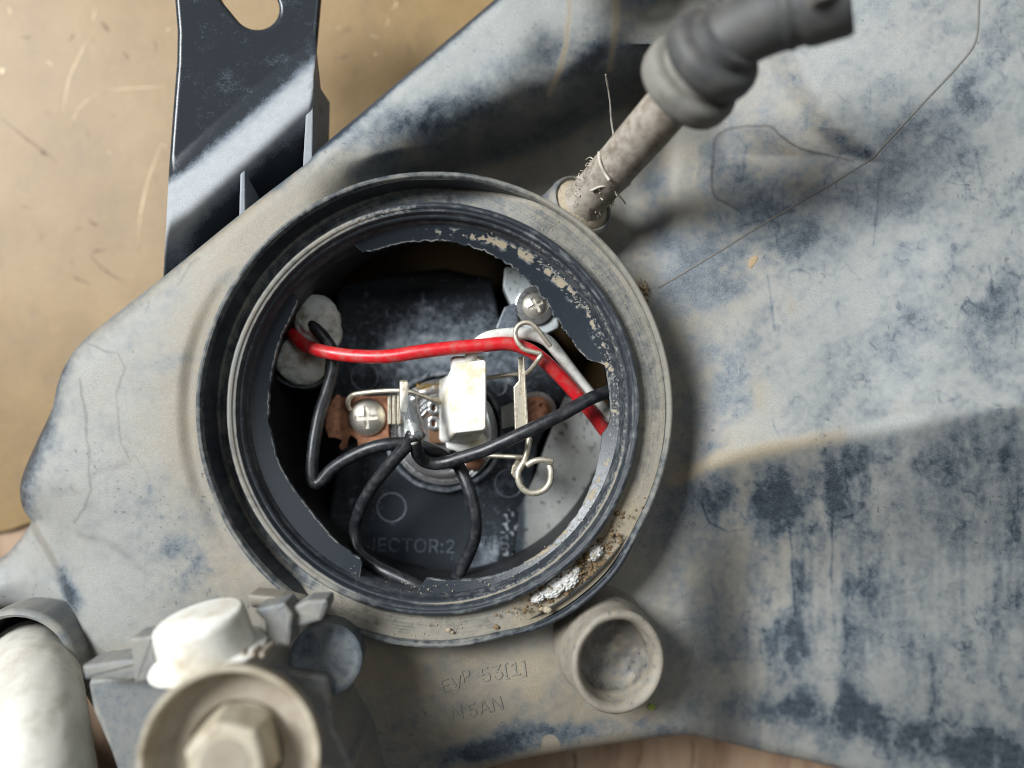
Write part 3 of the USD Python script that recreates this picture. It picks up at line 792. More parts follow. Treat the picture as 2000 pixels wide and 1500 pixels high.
def floor_z(T, R, H):
    return groove_depth(T) + (fbm(np.stack([R * np.cos(T) * 0.5, R * np.sin(T) * 0.5, 0 * R], -1), 3, 12) - 0.5) * 0.25
flo = [(458.2 * P, 0), (456.6 * P, 0)] + [(r * P, 0) for r in np.linspace(455, 407, 36)]
def groove_spec(v, r, th, o):
    d = np.degrees(th) % 360
    lr = sstep(285, 296, d) * sstep(345, 330, d)
    o[:, 1] += 0.45 * lr; o[:, 0] -= 0.25 * lr
    up = sstep(75, 60, d) * (d < 180)
    o[:, 0] += 0.18 * up
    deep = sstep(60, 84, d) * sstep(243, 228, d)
    o[:, 0] += 0.5 * deep; o[:, 1] += 0.3 * deep  # shade under the lip painted into the deep part, barer and browner
    o[:, 0] -= 0.3 * np.exp(-((r - 452) / 4) ** 2)
    return o
def floor_r(T, R, H):
    d = (np.degrees(T) - 308 + 180) % 360 - 180
    return R + np.exp(-(d / 17) ** 4) * 15 * P * np.clip((R / P - 407) / 49, 0, 1)
put("groove_floor", lathe(flo, C0, n=1440, rmod=floor_r, zmod=floor_z), M_ring, ring, 50, ring_fn(0.22, 0.55, 0.6, spec=groove_spec))
# outer side of the moat
put("groove_wall", lathe([(458 * P, -3.2), (457 * P, -6), (456.4 * P, -11.5)], C0, n=1440), M_ring, ring, 50, ring_fn(0.80, 0.45, 0.5))

rim_prof = [(407.5 * P, -12), (407 * P, -6), (406.5 * P, -1.8), (405.5 * P, -0.7), (403 * P, -0.15), (399 * P, 0), (395 * P, -0.15), (393.5 * P, -0.45), (391 * P, -0.55), (388 * P, -0.6), (386 * P, -1.1), (383.5 * P, -1.7), (380 * P, -1.8), (377 * P, -2.2), (375.5 * P, -3.2), (374 * P, -4.0)]
def rim_spec(v, r, th, o):
    d = np.degrees(th) % 360
    lefts = sstep(95, 125, d) * sstep(262, 235, d)
    rights = sstep(80, 50, d) + sstep(262, 290, d)
    f = fbm(v * 2.2, 3, 61)
    o[:, 0] -= 0.95 * sstep(387, 391, r) * sstep(405, 402, r) * lefts                     # pale dusty rim top on the left
    o[:, 0] -= 0.75 * sstep(388, 393, r) * sstep(404, 399, r) * sstep(88, 100, d) * sstep(130, 118, d) * sstep(0.4, 0.55, f)
    o[:, 0] -= 1.1 * np.exp(-((r - 382.5) / 1.5) ** 2) * sstep(258, 275, d) * sstep(352, 338, d)   # pale dust line
    o[:, 0] -= 0.7 * sstep(0.50, 0.60, f) * np.exp(-((r - 378) / 4) ** 2) * rights
    o[:, 0] -= 0.9 * sstep(403.5, 405, r) * rights
    o[:, 1] += 0.6 * np.exp(-((r - 382) / 4) ** 2) + 0.5 * sstep(403, 405, r) * rights
    sc = noise(np.stack([np.cos(th) * 16, np.sin(th) * 16, r * 0.55], -1), 62)
    o[:, 0] -= 0.55 * sstep(0.62, 0.85, sc) * sstep(386, 390, r) * sstep(404, 401, r) * rights
    o[:, 1] -= 0.4 * sstep(386, 390, r) * rights
    return o
def rim_wob(T, R, H):
    return R + 1.2 * P * (noise(np.stack([np.cos(T) * 4, np.sin(T) * 4, T * 0], -1), 14) - 0.5)
put("inner_rim", lathe(dense(rim_prof), C0, n=1440, rmod=rim_wob), M_ring, ring, 50, ring_fn(1.05, 0.32, 0.7, spec=rim_spec))

# seat ring below the rim, then the torn flange
put("seat_step", lathe([(375 * P, -3.6), (372 * P, -4.2), (369 * P, -4.6), (367 * P, -6), (367 * P, -12)], C0, n=360), M_ring, ring, 50, ring_fn(0.92, 0.5, 0.6))
FL = [(0, 338), (6, 338), (11, 338), (14.5, 337), (15.5, 330), (18, 312), (22, 302), (30, 292), (40, 296), (50, 306), (60, 312), (72, 320), (85, 326), (100, 328), (112, 330), (115, 336), (116.5, 357), (120, 357), (138, 357), (140.5, 357), (141.5, 340), (146, 333), (155, 330), (170, 326), (185, 326), (200, 322), (215, 316),
      (226, 318), (232, 322), (243, 326), (244.5, 334), (246, 357), (255, 357), (264.5, 357), (265.5, 342), (267, 330), (275, 333), (290, 342), (310, 346), (330, 338), (345, 330), (352, 328), (354, 336), (357, 339), (360, 338)]
FLT = np.array(FL, float)
def flange_r(T):
    d = np.degrees(T) % 360
    j = (noise(np.stack([np.cos(T) * 30, np.sin(T) * 30, T * 0], -1), 15) - 0.5) * 7 + (noise(np.stack([np.cos(T) * 90, np.sin(T) * 90, T * 0], -1), 16) - 0.5) * 3
    torn = 0.35 + 0.9 * sstep(112, 60, d) * sstep(5, 30, d)
    return np.interp(d, FLT[:, 0], FLT[:, 1]) * 1.04 + j * torn
th = np.linspace(0, 2 * np.pi, 1080, endpoint=False)
rin = flange_r(th)
us = np.linspace(0, 1, 34)
top, bot = [], []
for u in us:
    r = (374 + (rin - 374) * u) * P
    zt = -4.25 - 3.4 * (374 - r / P) / 48
    top.append(np.stack([C0[0] + r * np.cos(th), C0[1] + r * np.sin(th), zt], -1))
    bot.append(np.stack([C0[0] + r * np.cos(th), C0[1] + r * np.sin(th), zt - 1.2], -1))
V = np.vstack(top + bot[::-1]); q = len(th); F = []
for L_ in range(len(us) * 2 - 1):
    jj = np.arange(q); a = L_ * q + jj; b = L_ * q + (jj + 1) % q
    F += [np.stack([a, b, b + q], -1), np.stack([a, b + q, a + q], -1)]
def flange_spec(v, r, th, o):
    d = np.degrees(th) % 360
    # crumbs of dried mud along the seat at upper right
    g = 0.55 * fbm(v * 0.22 + 0.35 * fbm(v * 0.9, 2, 3)[:, None], 3, 25) + 0.45 * fbm(v * 1.1, 3, 26)
    band = np.exp(-((r - 356) / 7) ** 2) * (sstep(5, 15, d) * sstep(98, 80, d)) + 0.75 * np.exp(-((r - 360) / 6) ** 2) * sstep(300, 312, d)
    o[:, 0] -= 2.0 * band * sstep(0.50, 0.56, g)
    o[:, 1] += 0.8 * band
    f = fbm(v * 2.4, 3, 27)
    sp = sstep(350, 362, r) * (sstep(285, 300, d) + sstep(70, 55, d))
    o[:, 0] -= 0.9 * sp * sstep(0.56, 0.66, f)
    o[:, 1] += 0.3 * sp
    ri = flange_r(th)
    o[:, 0] -= 0.8 * sstep(4, 1, r - ri) * sstep(0.35, 0.6, g)
    return o
M_flange = dusty("flange_plastic", (0.008, 0.012, 0.018), (0.235, 0.24, 0.235), (0.33, 0.275, 0.19), 0.3, 0.85, 3200, 0.1, 0.4)
put("torn_flange", tri(V, np.vstack(F)), M_flange, ring, 40, ring_fn(1.18, 0.35, 0.45, spec=flange_spec))
# well wall, plus a dark wall added at left to block leaked light
put("added_dark_wall", lathe([(372 * P, -28), (368 * P, -45), (360 * P, -60)], C0, n=120, arc=(math.radians(128), math.radians(262))), M_dark, ring, 50)
put("well_wall", lathe([(367 * P, -11), (371 * P, -20), (371 * P, -30)], C0, n=180), M_dark, ring, 50)

# ---------------- socket cup at lower right
cup = UsdGeom.Xform.Define(stage, housing.GetPath().AppendChild("socket_cup")).GetPrim()
cc = W(1210, 1296, 0); ctilt = np.array([0.05, 0.0, 1.0])
cup_c = np.array([cc[0], cc[1], 0.0])
def cup_fn(v):
    g = fbm(v * 0.8, 4, 7) - 0.5; h = fbm(v * 0.3, 3, 8) - 0.5
    return np.clip(np.stack([0.16 + 0.5 * g + 0.4 * h, 0.85 + 0.7 * h, 0.5 * sstep(0.18, 0.3, g)], -1), 0, 1)
def cup_in(v):
    o = cup_fn(v)
    rel = v - cup_c
    r = np.hypot(rel[:, 0] - 0.17 * rel[:, 2], rel[:, 1])
    g = fbm(v * 0.6, 4, 19)
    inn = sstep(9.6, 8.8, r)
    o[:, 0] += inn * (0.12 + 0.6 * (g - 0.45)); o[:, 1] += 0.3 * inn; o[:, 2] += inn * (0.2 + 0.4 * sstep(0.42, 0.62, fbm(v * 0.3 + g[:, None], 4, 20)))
    return np.clip(o, 0, 1)
ell = lambda T, R, H: R * (1 + 0.09 * np.sin(T) ** 2)
ax_c = np.array([0.17, -0.02, 1.0])
put("cup_wall", lathe(densify([(13.6, -20), (12.6, -12), (11.9, -4), (11.75, -0.8), (11.4, -0.2), (10.9, 0), (10.4, -0.1), (9.9, -0.5), (9.4, -1.4), (9.0, -4), (8.3, -6.6), (7.2, -7.9), (5, -8.8), (2.5, -9.2), (0.01, -9.2)]), cup_c, ax_c, n=160, rmod=lambda T, R, H: ell(T, R, H) * (1 + 0.03 * (noise(np.stack([np.cos(T) * 2.5, np.sin(T) * 2.5, H * 0.4], -1), 91) - 0.5))), M_shell, cup, 50, cup_in)
put("cup_web", loft([(np.array([(1100, 1205), (1210, 1190), (1210, 1400), (1110, 1385), (1078, 1340), (1072, 1260)]), -19.5), (np.array([(1112, 1212), (1200, 1197), (1200, 1394), (1120, 1378), (1088, 1335), (1082, 1265)]), -13.6)]), M_shell, cup, 40, cup_fn)

# ---------------- seam line across the upper right
def conform(pts, dz, r, k=14):
    p = spline(pts, k)
    z = shell_z(p[:, 0], p[:, 1]) + dz
    return sweep(W(p[:, 0], p[:, 1], z), r, 8, wobble=0.3)
put("mould_seam", conform([(1286, 562), (1330, 536), (1420, 482), (1500, 432), (1570, 392), (1640, 350), (1700, 312), (1735, 275), (1800, 205), (1870, 130), (1905, 80), (1912, 0), (1915, -60)], -0.14, 0.34), M_shell, housing, True, (0.35, 0.8, 0.35))
# ---------------- raised lettering on the lower wall
for txt, h, at, ang in (("EV", 26, (862, 1354), 14), ("P", 24, (902, 1334), 14), ("53", 28, (938, 1334), 12), ("[1]", 26, (982, 1323), 8), ("N", 28, (880, 1408), 12), ("5AN", 26, (914, 1402), 14)):
    put("raised_lettering", text_on(txt, h, at, ang, shell_z, 0.24), M_shell, housing, 30, (0.22, 0.7, 0.05))

# ---------------- mounting bracket at upper left
brk = UsdGeom.Xform.Define(stage, housing.GetPath().AppendChild("mounting_bracket")).GetPrim()
slot = shapely.affinity.rotate(shapely.affinity.scale(Point(488, 6).buffer(1, 48), 58, 50), 24)
slot = shapely.union_all([shapely.affinity.rotate(shapely.affinity.scale(Point(500, 16).buffer(1, 48), 46, 42), 20), shapely.affinity.rotate(shapely.affinity.scale(Point(472, -18).buffer(1, 48), 46, 42), 20)]).convex_hull
bo = Polygon([(342, -130), (342, 0), (347, 60), (346, 120), (338, 220), (330, 330), (325, 430), (318, 560), (420, 560), (560, 440), (625, 350), (612, 300), (612, 230), (613, 150), (620, 80), (627, 0), (627, -130)]).difference(slot)
def brk_z(px, py, dist=None):
    # flat tongue at the top, a rolled ridge running diagonally, then a recessed floor
    u = ((px - 340) * (-0.585) + (py - 385) * (-0.81))      # distance above the ridge line
    u = -u
    # u<0: above-left of ridge; u>0 below
    crest = seg_dist(px, py, [(250, 440), (345, 378), (470, 270), (560, 190), (620, 140), (700, 80)])
    side = (py - np.interp(px, [250, 345, 470, 560, 620, 700], [440, 378, 270, 190, 140, 80]))
    sd = np.where(side > 0, crest, -crest)
    z = -17.0 - 0.022 * (px - 480) * sstep(20, -60, sd) + 8.5 * sstep(-60, 34, sd) - 16.0 * sstep(34, 150, sd)
    if dist is not None:
        t = np.clip(1 - dist / 9, 0, 1)
        z = z - 0.9 * (1 - np.sqrt(np.maximum(1 - t * t, 0)))
    return z
def brk_dirt(px, py, dist):
    n1 = F2(px, py, 60, 5, 91); n2 = F2(px, py, 16, 4, 92)
    side = (py - np.interp(px, [250, 345, 470, 560, 620, 700], [440, 378, 270, 190, 140, 80]))
    band = sstep(-50, 0, side) * sstep(120, 40, side)
    bare = 1.12 + 0.6 * (n1 - 0.5) + 0.3 * (n2 - 0.5) - band * (1.05 + 0.7 * (n1 - 0.5))
    bare -= 0.65 * blob(px, py, 365, 375, 40, 30, -20) + 0.55 * blob(px, py, 345, 470, 40, 70, 10) * (0.5 + n1)
    bare -= 0.18 * blob(px, py, 440, 150, 60, 40, 30)
    bare -= 0.12 * sstep(0.6, 0.75, n2)
    return np.clip(np.stack([bare, 0.15 + 0 * bare, 0 * bare], -1), 0, 1.4)
m, dirt = sheet(bo, brk_z, brk_dirt, 3.0, -19.0, 2.0)
put("bracket_plate", m, M_gloss, brk, True, dirt)
put("rib", prism([(470, 288), (479, 286), (479, 440), (466, 440)], -27, -9.6, 0.3, step=12), M_gloss, brk, 30, (0.55, 0.2, 0))
put("rib", prism([(600, 166), (613, 152), (609, 345), (590, 345)], -27, -9.4, 0.3, step=12), M_gloss, brk, 30, (0.35, 0.2, 0))

# ---------------- adjuster mount at lower left: fins, round plate, tower
mount = UsdGeom.Xform.Define(stage, housing.GetPath().AppendChild("adjuster_mount")).GetPrim()
GR = (0.28, 0.45, 0.05)
def mfn(v):
    g = fbm(v * 0.5, 4, 17) - 0.5
    return np.clip(np.stack([0.34 + 0.9 * g, 0.6 + 0.6 * g, 0 * g], -1), 0, 1)
put("tower", prism([(168, 1326), (300, 1312), (520, 1300), (640, 1322), (650, 1420), (690, 1500), (720, 1640), (270, 1640), (215, 1470), (180, 1390)], -24, 9, 1.2, 14, step=10), M_shell, mount, 50, mfn)
put("fin", prism([(158, 1300), (240, 1288), (300, 1284), (306, 1318), (250, 1330), (165, 1328)], 6, 15, 0.8, 5), M_shell, mount, 40, mfn)
put("fin", prism([(252, 1246), (303, 1240), (310, 1330), (262, 1336)], 9, 17, 0.8, 6), M_shell, mount, 40, mfn)
put("fin", prism([(492, 1190), (556, 1176), (572, 1200), (566, 1262), (520, 1275), (516, 1215)], 8, 16, 0.8, 6), M_shell, mount, 40, mfn)
put("fin", prism([(548, 1196), (600, 1172), (640, 1170), (640, 1186), (628, 1212), (566, 1232)], 7, 14, 0.8, 6), M_shell, mount, 40, mfn)
put("fin", prism([(480, 1160), (545, 1166), (600, 1180), (560, 1196), (490, 1188)], 1, 8, 0.8, 6), M_shell, mount, 40, (0.1, 0.75, 0))
pc = W(636, 1288, 6)
put("round_plate", lathe([(0.01, -0.2), (5.5, -0.2), (7.0, 0.1), (7.9, 0.3), (8.5, 0.0), (8.7, -1.0), (8.6, -8)], pc, (0.1, 0.1, 1), n=72), M_shell, mount, 50, lambda v: np.clip(mfn(v) + np.array([0.28, 0, 0]), 0, 1))

# hose hole rim
hr = W(30, 1312, -8)
put("hose_collar", lathe([(14.2, -26), (13.6, -2), (13.9, -0.2), (14.6, 0.2), (15.6, -0.3), (16.0, -1.5), (16.2, -10)], hr, (0, 0, 1), n=96), M_shell, housing, 50, mfn)

# rod boss beside the ring
RB0, RB1 = W(1135, 402, -18), W(1390, 110, 27)
AXR = (RB1 - RB0) / np.linalg.norm(RB1 - RB0)
RX = RB1 - RB0
put("rod_boss", lathe([(10.4, -14), (9.6, -5), (9.2, -1.2), (9.3, -0.2), (8.9, 0.9), (8.3, 1.2), (7.9, 0.9), (7.5, 0.2), (6.4, 0.0), (0.1, 0.0)], RB0, AXR, n=72), M_shell, housing, 50, lambda v: np.clip(mfn(v) + np.array([0.08, 0.3, 0]), 0, 1))

# ------------------------------------------------------------------ adjuster rod leaning over the housing, upper right
rod = thing("adjuster_rod", "dusty grey adjuster rod with ribbed rubber collars standing beside the bulb opening", "adjuster rod")
LEN = np.linalg.norm(RX)
def along(t): return RB0 + RX * t
put("shaft", lathe([(6.9, -0.5), (6.9, 0.5), (6.4, 1.6), (5.75, 2.8), (5.5, 5), (5.4, 12), (5.55, 14), (5.45, 20), (5.5, 30), (5.4, LEN * 0.92)], RB0, AXR, n=64,
    rmod=lambda T, R, H: R * (1 + 0.035 * (noise(np.stack([np.cos(T) * 2, np.sin(T) * 2, H * 0.3], -1), 5) - 0.5))), M_shaft, rod, 60)
b0 = along(0.0) + AXR * 0.9
put("packed_dirt", lathe([(7.9, -0.4), (7.5, 0.8), (6.8, 1.6), (6.2, 2.0), (5.4, 3.0)], along(0), AXR, n=64, rmod=lambda T, R, H: R * (1 + 0.07 * (fbm(np.stack([np.cos(T) * 6, np.sin(T) * 6, H], -1), 3, 6) - 0.5))), M_pale_dust, rod, 60)
h = LEN
hh = h * 0.735 + 4.5
put("rubber_collar", lathe([(5.0, hh - 1), (9.8, hh - 0.6), (10.8, hh), (11.2, hh + 1.2), (11.3, hh + 3.4), (10.9, hh + 4.6), (10.0, hh + 5.2), (8.6, hh + 5.4), (8.3, hh + 6.4), (8.3, hh + 8)], RB0, AXR, n=80), M_rubber_dust, rod, 50)
put("rubber_collar", lathe([(8.2, hh + 7.4), (9.6, hh + 7.6), (10.4, hh + 8.3), (10.7, hh + 9.6), (10.6, hh + 11.4), (10.1, hh + 12.6), (9.2, hh + 13.2), (7.6, hh + 13.6), (7.2, hh + 16), (5, hh + 17)], RB0, AXR, n=80), M_rubber, rod, 50)
# head: neck and a bent cylindrical socket
hp = spline([along(0.97), along(1.06), W(1490, 42, 33), W(1560, 20, 35.5)], 10)
put("neck", sweep(hp, np.interp(np.linspace(0, 1, len(hp)), [0, 0.3, 0.7, 1], [6.4, 6.5, 6.9, 6.8]), 40), M_rubber, rod, True)
sa, sb = W(1530, 24, 34.5), W(1662, -14, 40)
sx = (sb - sa) / np.linalg.norm(sb - sa)
ln = np.linalg.norm(sb - sa)
put("socket_head", lathe([(0.1, -1), (6.6, -0.8), (7.4, 0), (7.6, 1.2), (7.0, 2.0), (7.0, 3.0), (7.7, 3.8), (7.9, 5.5), (7.8, ln - 1), (7.3, ln), (6.3, ln), (5.9, ln - 1), (5.7, ln - 5), (0.1, ln - 5.5)], sa, sx, n=64), M_rubber, rod, 50)
put("retaining_lug", prism([(1560, -60), (1600, 0), (1620, -5), (1670, -30), (1670, -90)], 36, 47, 0.8, 10), M_rubber_dust, rod, 40)
# frayed paint on the shaft
fray = []
for k in range(70):
    t = rng.uniform(0.08, 0.27); a = rng.uniform(0, 2 * np.pi)
    X, Y, Z = frame(AXR)
    p0 = along(t) + 5.35 * (math.cos(a) * X + math.sin(a) * Y)
    dr = math.cos(a) * X + math.sin(a) * Y
    tn = np.cross(AXR, dr)
    l = rng.uniform(0.6, 2.2) * rng.uniform(0.5, 1.3)
    p1 = p0 + dr * l * 0.5 + tn * rng.uniform(-1, 1) * l * 0.5 + AXR * rng.uniform(-0.5, 0.5) * l
    p2 = p1 + dr * l * 0.2 + tn * rng.uniform(-1, 1) * l * 0.5 + AXR * rng.uniform(-0.7, 0.7) * l
    fray.append(sweep(spline([p0, p1, p2], 4), [0.16] * 4 + [0.11] * 4 + [0.04], 6, flat=0.4))
fp = put("frayed_flakes", join(*fray), M_fibre, rod, True)
tag(fp, None, None, None, "stuff")
put("peeling_strip", wire([(1170, 298, -1), (1172, 318, 1), (1182, 340, 0.5), (1190, 352, 1)], 0.38, 6, 8, 1.0), M_fibre, rod, True)
put("peeling_strip", wire([(1155, 372, -5), (1176, 364, -3), (1196, 370, -4.5), (1214, 388, -7), (1222, 398, -9)], [0.36] * 7 + [0.32] * 7 + [0.28] * 7 + [0.22] * 7 + [0.12], 7, 8, 1.0), M_fibre, rod, True)

# ------------------------------------------------------------------ levelling knob, cap and hose at lower left
knob = thing("levelling_knob", "cream plastic levelling knob with round dished flange and hex centre, nearest the camera", "knob")
kc = W(446, 1482, 40)
ka = np.array([0.05, 0.10, 1.0])
put("flange", lathe([(9.5, -8.5), (14.5, -7.5), (16.9, -4.2), (17.4, -0.6), (17.2, 0.0), (16.5, 0.1), (16.0, -0.3), (15.7, -2.0), (15.0, -5.2), (12.5, -6.6), (6, -7), (0.1, -7)], kc, ka, n=128), M_cream, knob, 50)
put("dish_dirt", lathe([(15.55, -2.4), (14.8, -5.1), (12.4, -6.35), (6, -6.8), (0.1, -6.8)], kc, ka, n=96), M_cream_dirty, knob, 50)
X, Y, Z = frame(ka)
def hexmesh(r0, r1, h0, h1, c, ax):
    prof = [(r0 * 1.04, h0), (r0, h0 + 0.4), (r1, h1 - 0.9), (r1 * 0.93, h1 - 0.25), (r1 * 0.8, h1), (0.1, h1 + 0.05)]
    def rm(T, R, H):
        a = (T + 0.25) % (np.pi / 3) - np.pi / 6
        hx = R * math.cos(np.pi / 6) / np.cos(a)
        return 0.8 * hx + 0.2 * R
    return lathe(prof, c, ax, n=144, rmod=rm)
put("hex_head", hexmesh(9.2, 8.0, -6.9, 2.2, kc, ka), M_cream, knob, 40)
put("hub_dimple", lathe([(4.6, 0.1), (4.4, 0.18), (3.9, 0.1), (3.4, 0.14), (0.1, 0.16)], kc + ka * 2.2, ka, n=48), M_cream_dirty, knob, 50)
put("neck", lathe([(9.5, -22), (9.2, -6), (9.4, -5)], kc, ka, n=64), M_cream_dirty, knob, 50)
teeth = W(445, 1345, 27)
for k in range(5):
    a = math.radians(84 + k * 8)
    p = kc - np.array([0, 0, 18.5]) + 14.6 * np.array([math.cos(a), math.sin(a), 0])
    dirv = np.array([math.cos(a), math.sin(a), 0])
    put("gear_tooth", sweep([p - np.array([0, 0, 3.5]), p, p + np.array([0, 0, 3.2])], [0.75, 0.85, 0.7], 8), M_cream_dirty, knob, 40)

cap = thing("plastic_cap", "bright white plastic cap with a thin brim lying between two grey fins above the knob", "stopper")  # white plastic cap, brim towards the knob
ca = np.array([-0.20, 0.95, 0.13]); ca /= np.linalg.norm(ca)
c0 = W(408, 1276, 19)
put("cap_body", lathe([(10.3, 0), (10.0, 3), (9.8, 6.8), (9.5, 8.2), (8.6, 8.9), (0.1, 9.2)], c0, ca, n=96), M_white_cap, cap, 50)
put("brim", lathe([(0.1, -1.3), (11.6, -1.2), (12.4, -0.9), (12.6, -0.4), (12.3, 0.1), (11.2, 0.4), (10.0, 0.6)], c0, ca, n=96), M_white_cap, cap, 50)
put("stem", lathe([(0.1, -9), (5.2, -9), (5.4, -1)], c0, ca, n=48), M_cream_dirty, cap, 50)
put("stem_rib", lathe([(7.2, -4.2), (7.6, -3.6), (7.2, -3.0)], c0, ca, n=48), M_cream_dirty, cap, 50)

hose = thing("vent_hose", "pale ribbed vent hose entering a dark hole at the bottom left corner", "hose")
tag(hose, "pale grey smooth hose coming out of a dark hole at the lower left corner")
hp_ = spline(W(np.array([62, 64, 74, 88, 104]), np.array([1285, 1330, 1420, 1530, 1680]), np.array([-22, -6, 6, 12, 14])), 10)
put("tube", sweep(hp_, np.interp(np.linspace(0, 1, len(hp_)), [0, 0.2, 0.6, 1], [10.6, 10.8, 10.6, 10.6]), 56, wobble=0.05), M_hose, hose, True)
put("lining", lathe([(13.4, -2.5), (13.0, -24), (0.1, -25)], hr, n=64), M_dark, hose, 50)

# ------------------------------------------------------------------ projector unit seen through the opening
proj = thing("projector_unit", "black plastic projector back deep inside the round opening, with lettering and screws", "headlight projector")
ZP = -33.0
def plate_dirt(px, py, dist):
    n1 = F2(px, py, 60, 5, 101); n2 = F2(px, py, 14, 4, 102); n3 = F2(px, py, 7, 2, 103)
    up = blob(px, py, 850, 690, 220, 100) + blob(px, py, 960, 900, 80, 140) * 0.6 + blob(px, py, 960, 1090, 70, 50) * 0.9 + blob(px, py, 700, 990, 60, 60) * 0.5
    bare = 1.0 - 0.62 * up * (0.35 + 1.2 * n1) * (0.5 + n2) - 0.35 * sstep(0.62, 0.78, n2) + 0.6 * (n3 - 0.5)
    bare += 0.5 * blob(px, py, 860, 1030, 70, 40)
    n8 = F2(px, py, 26, 5, 104)
    bare += 0.7 * (0.5 - n8) * up + 0.22
    strip = sstep(24, 16, np.abs(px - 1000 + 0.12 * (py - 1040))) * sstep(985, 1005, py)
    bare = np.where(strip > 0, bare * (1 - strip) + strip * (1.25 - 1.0 * sstep(0.66, 0.74, noise(np.stack([px / 5.5, py / 5.5, px * 0], -1), 105))), bare)
    tan = 0.25 + 0.5 * (n1 - 0.5) + 1.0 * blob(px, py, 940, 1095, 22, 20)
    rust = 0 * bare
    return np.clip(np.stack([bare, tan, rust], -1), 0, 1.3)
def plate_z(px, py, dist=None):
    z = ZP + 0.0 * px + (F2(px, py, 70, 3, 111) - 0.5) * 0.5
    z = z - 2.5 * sstep(590, 560, py)
    if dist is not None:
        t = np.clip(1 - dist / 10, 0, 1); z = z - 1.0 * (1 - np.sqrt(np.maximum(1 - t * t, 0)))
    return z
pp = Polygon([(655, 600), (660, 560), (760, 535), (870, 525), (960, 545), (975, 620), (1010, 655), (1080, 700), (1120, 760), (1085, 800), (1050, 870), (1040, 940), (1020, 1000), (1014, 1050), (1005, 1100), (985, 1180), (690, 1180), (640, 1010), (655, 930), (660, 860), (640, 800)]).difference(Point(868, 845).buffer(111))
m, dirt = sheet(pp, plate_z, plate_dirt, 2.5, ZP - 7, 4.0)
put("back_plate", m, M_gloss, proj, True, dirt)
put("dome", lathe([(44, -26), (42, -20), (38.5, -16), (34, -13.5), (28, -12), (18, -11), (0.1, -10.6)], np.array([*W(840, 815, -31)[:2], -31.0]), n=120), M_dark, proj, 50)
for c, r in (((765, 991), 28), ((994, 944), 27), ((712, 736), 26), ((968, 752), 22)):
    q0 = W(c[0], c[1], plate_z(np.array([c[0] * 1.0]), np.array([c[1] * 1.0]))[0])
    k = S * (D - ZP) / D * r
    put("moulded_circle", lathe([(k + 0.22, -0.5), (k + 0.2, 0.12), (k, 0.22), (k - 0.2, 0.12), (k - 0.22, -0.5)], q0, n=64), M_gloss, proj, 50, (0.62, 0.3, 0))
for txt, at, w in (("JECTOR:2", (714, 1076), 1.02), ("IFS", (938, 1074), 1.0)):
    put("raised_lettering", text_on(txt, 26, at, -1.5 if txt != "IFS" else 0, plate_z, 0.3, False, w), M_gloss, proj, 30, (0.80, 0.25, 0))
def frame_dirt(px, py, dist):
    n1 = F2(px, py, 60, 5, 121); sp = noise(np.stack([px / 7, py / 9, px * 0], -1), 122)
    st = 0.85 * sstep(0.80, 0.90, sp) * sstep(0.35, 0.6, n1)
    bare = 0.12 + 0.5 * (n1 - 0.5) + 0.9 * sstep(1032, 1018, px)
    return np.clip(np.stack([bare, 0.15 + 0 * px, st], -1), 0, 1)
fp_ = Polygon([(1000, 1010), (1018, 985), (1045, 930), (1062, 880), (1092, 800), (1118, 745), (1160, 790), (1215, 830), (1215, 930), (1180, 1010), (1120, 1090), (1040, 1150), (985, 1165), (1008, 1085)])
m, dirt = sheet(fp_, lambda px, py, d=None: -32.5 + 0.03 * (px - 1050) * 0.5 + 0 * px, frame_dirt, 3.0, -38, 3.0)
put("grey_frame", m, M_shell, proj, True, dirt)
# boss and screw under the upper right of the opening
bc = W(1038, 585, -25)
put("screw_boss", prism([(985, 520), (1060, 520), (1085, 570), (1092, 640), (1060, 655), (1012, 640), (1000, 600), (982, 560)], -36, -26, 0.6, 8), M_frame, proj, 40)
put("dark_bracket", prism([(968, 640), (985, 600), (1008, 590), (1014, 635), (1000, 650), (975, 660)], -36, -24.5, 0.5, 5), M_gloss, proj, 40, (0.72, 0.2, 0))


def screw(center, r, parent, mat, deep=1.4, slot_w=0.28, turn=0.3, washer=None):
    s = m3.Manifold.sphere(r * 1.22, 64).translate([0, 0, -r * 0.78])
    head = s ^ m3.Manifold.cylinder(r * 2, r * 1.0, r * 1.0, 64)
    cr = m3.Manifold.cube([r * 1.15, r * slot_w, deep], True) + m3.Manifold.cube([r * slot_w, r * 1.15, deep], True)
    cr = cr + m3.Manifold.cylinder(deep, r * 0.12, r * 0.26, 24).translate([0, 0, -deep * 0.5])
    head = head - cr.rotate([0, 0, math.degrees(turn)]).translate([0, 0, r * 0.44])
    head = head.translate(list(map(float, center)))
    sc = put("screw", head, mat, parent, 35)
    put("shank", lathe([(r * 0.99, -0.6), (r * 0.99, 0.05)], center, n=40), mat, sc, 50)
    if washer:
        put("washer", lathe([(washer, -0.9), (washer, -0.25), (washer * 0.96, -0.1), (r * 0.7, -0.1)], center, n=56), M_chrome, sc, 50)
    return sc


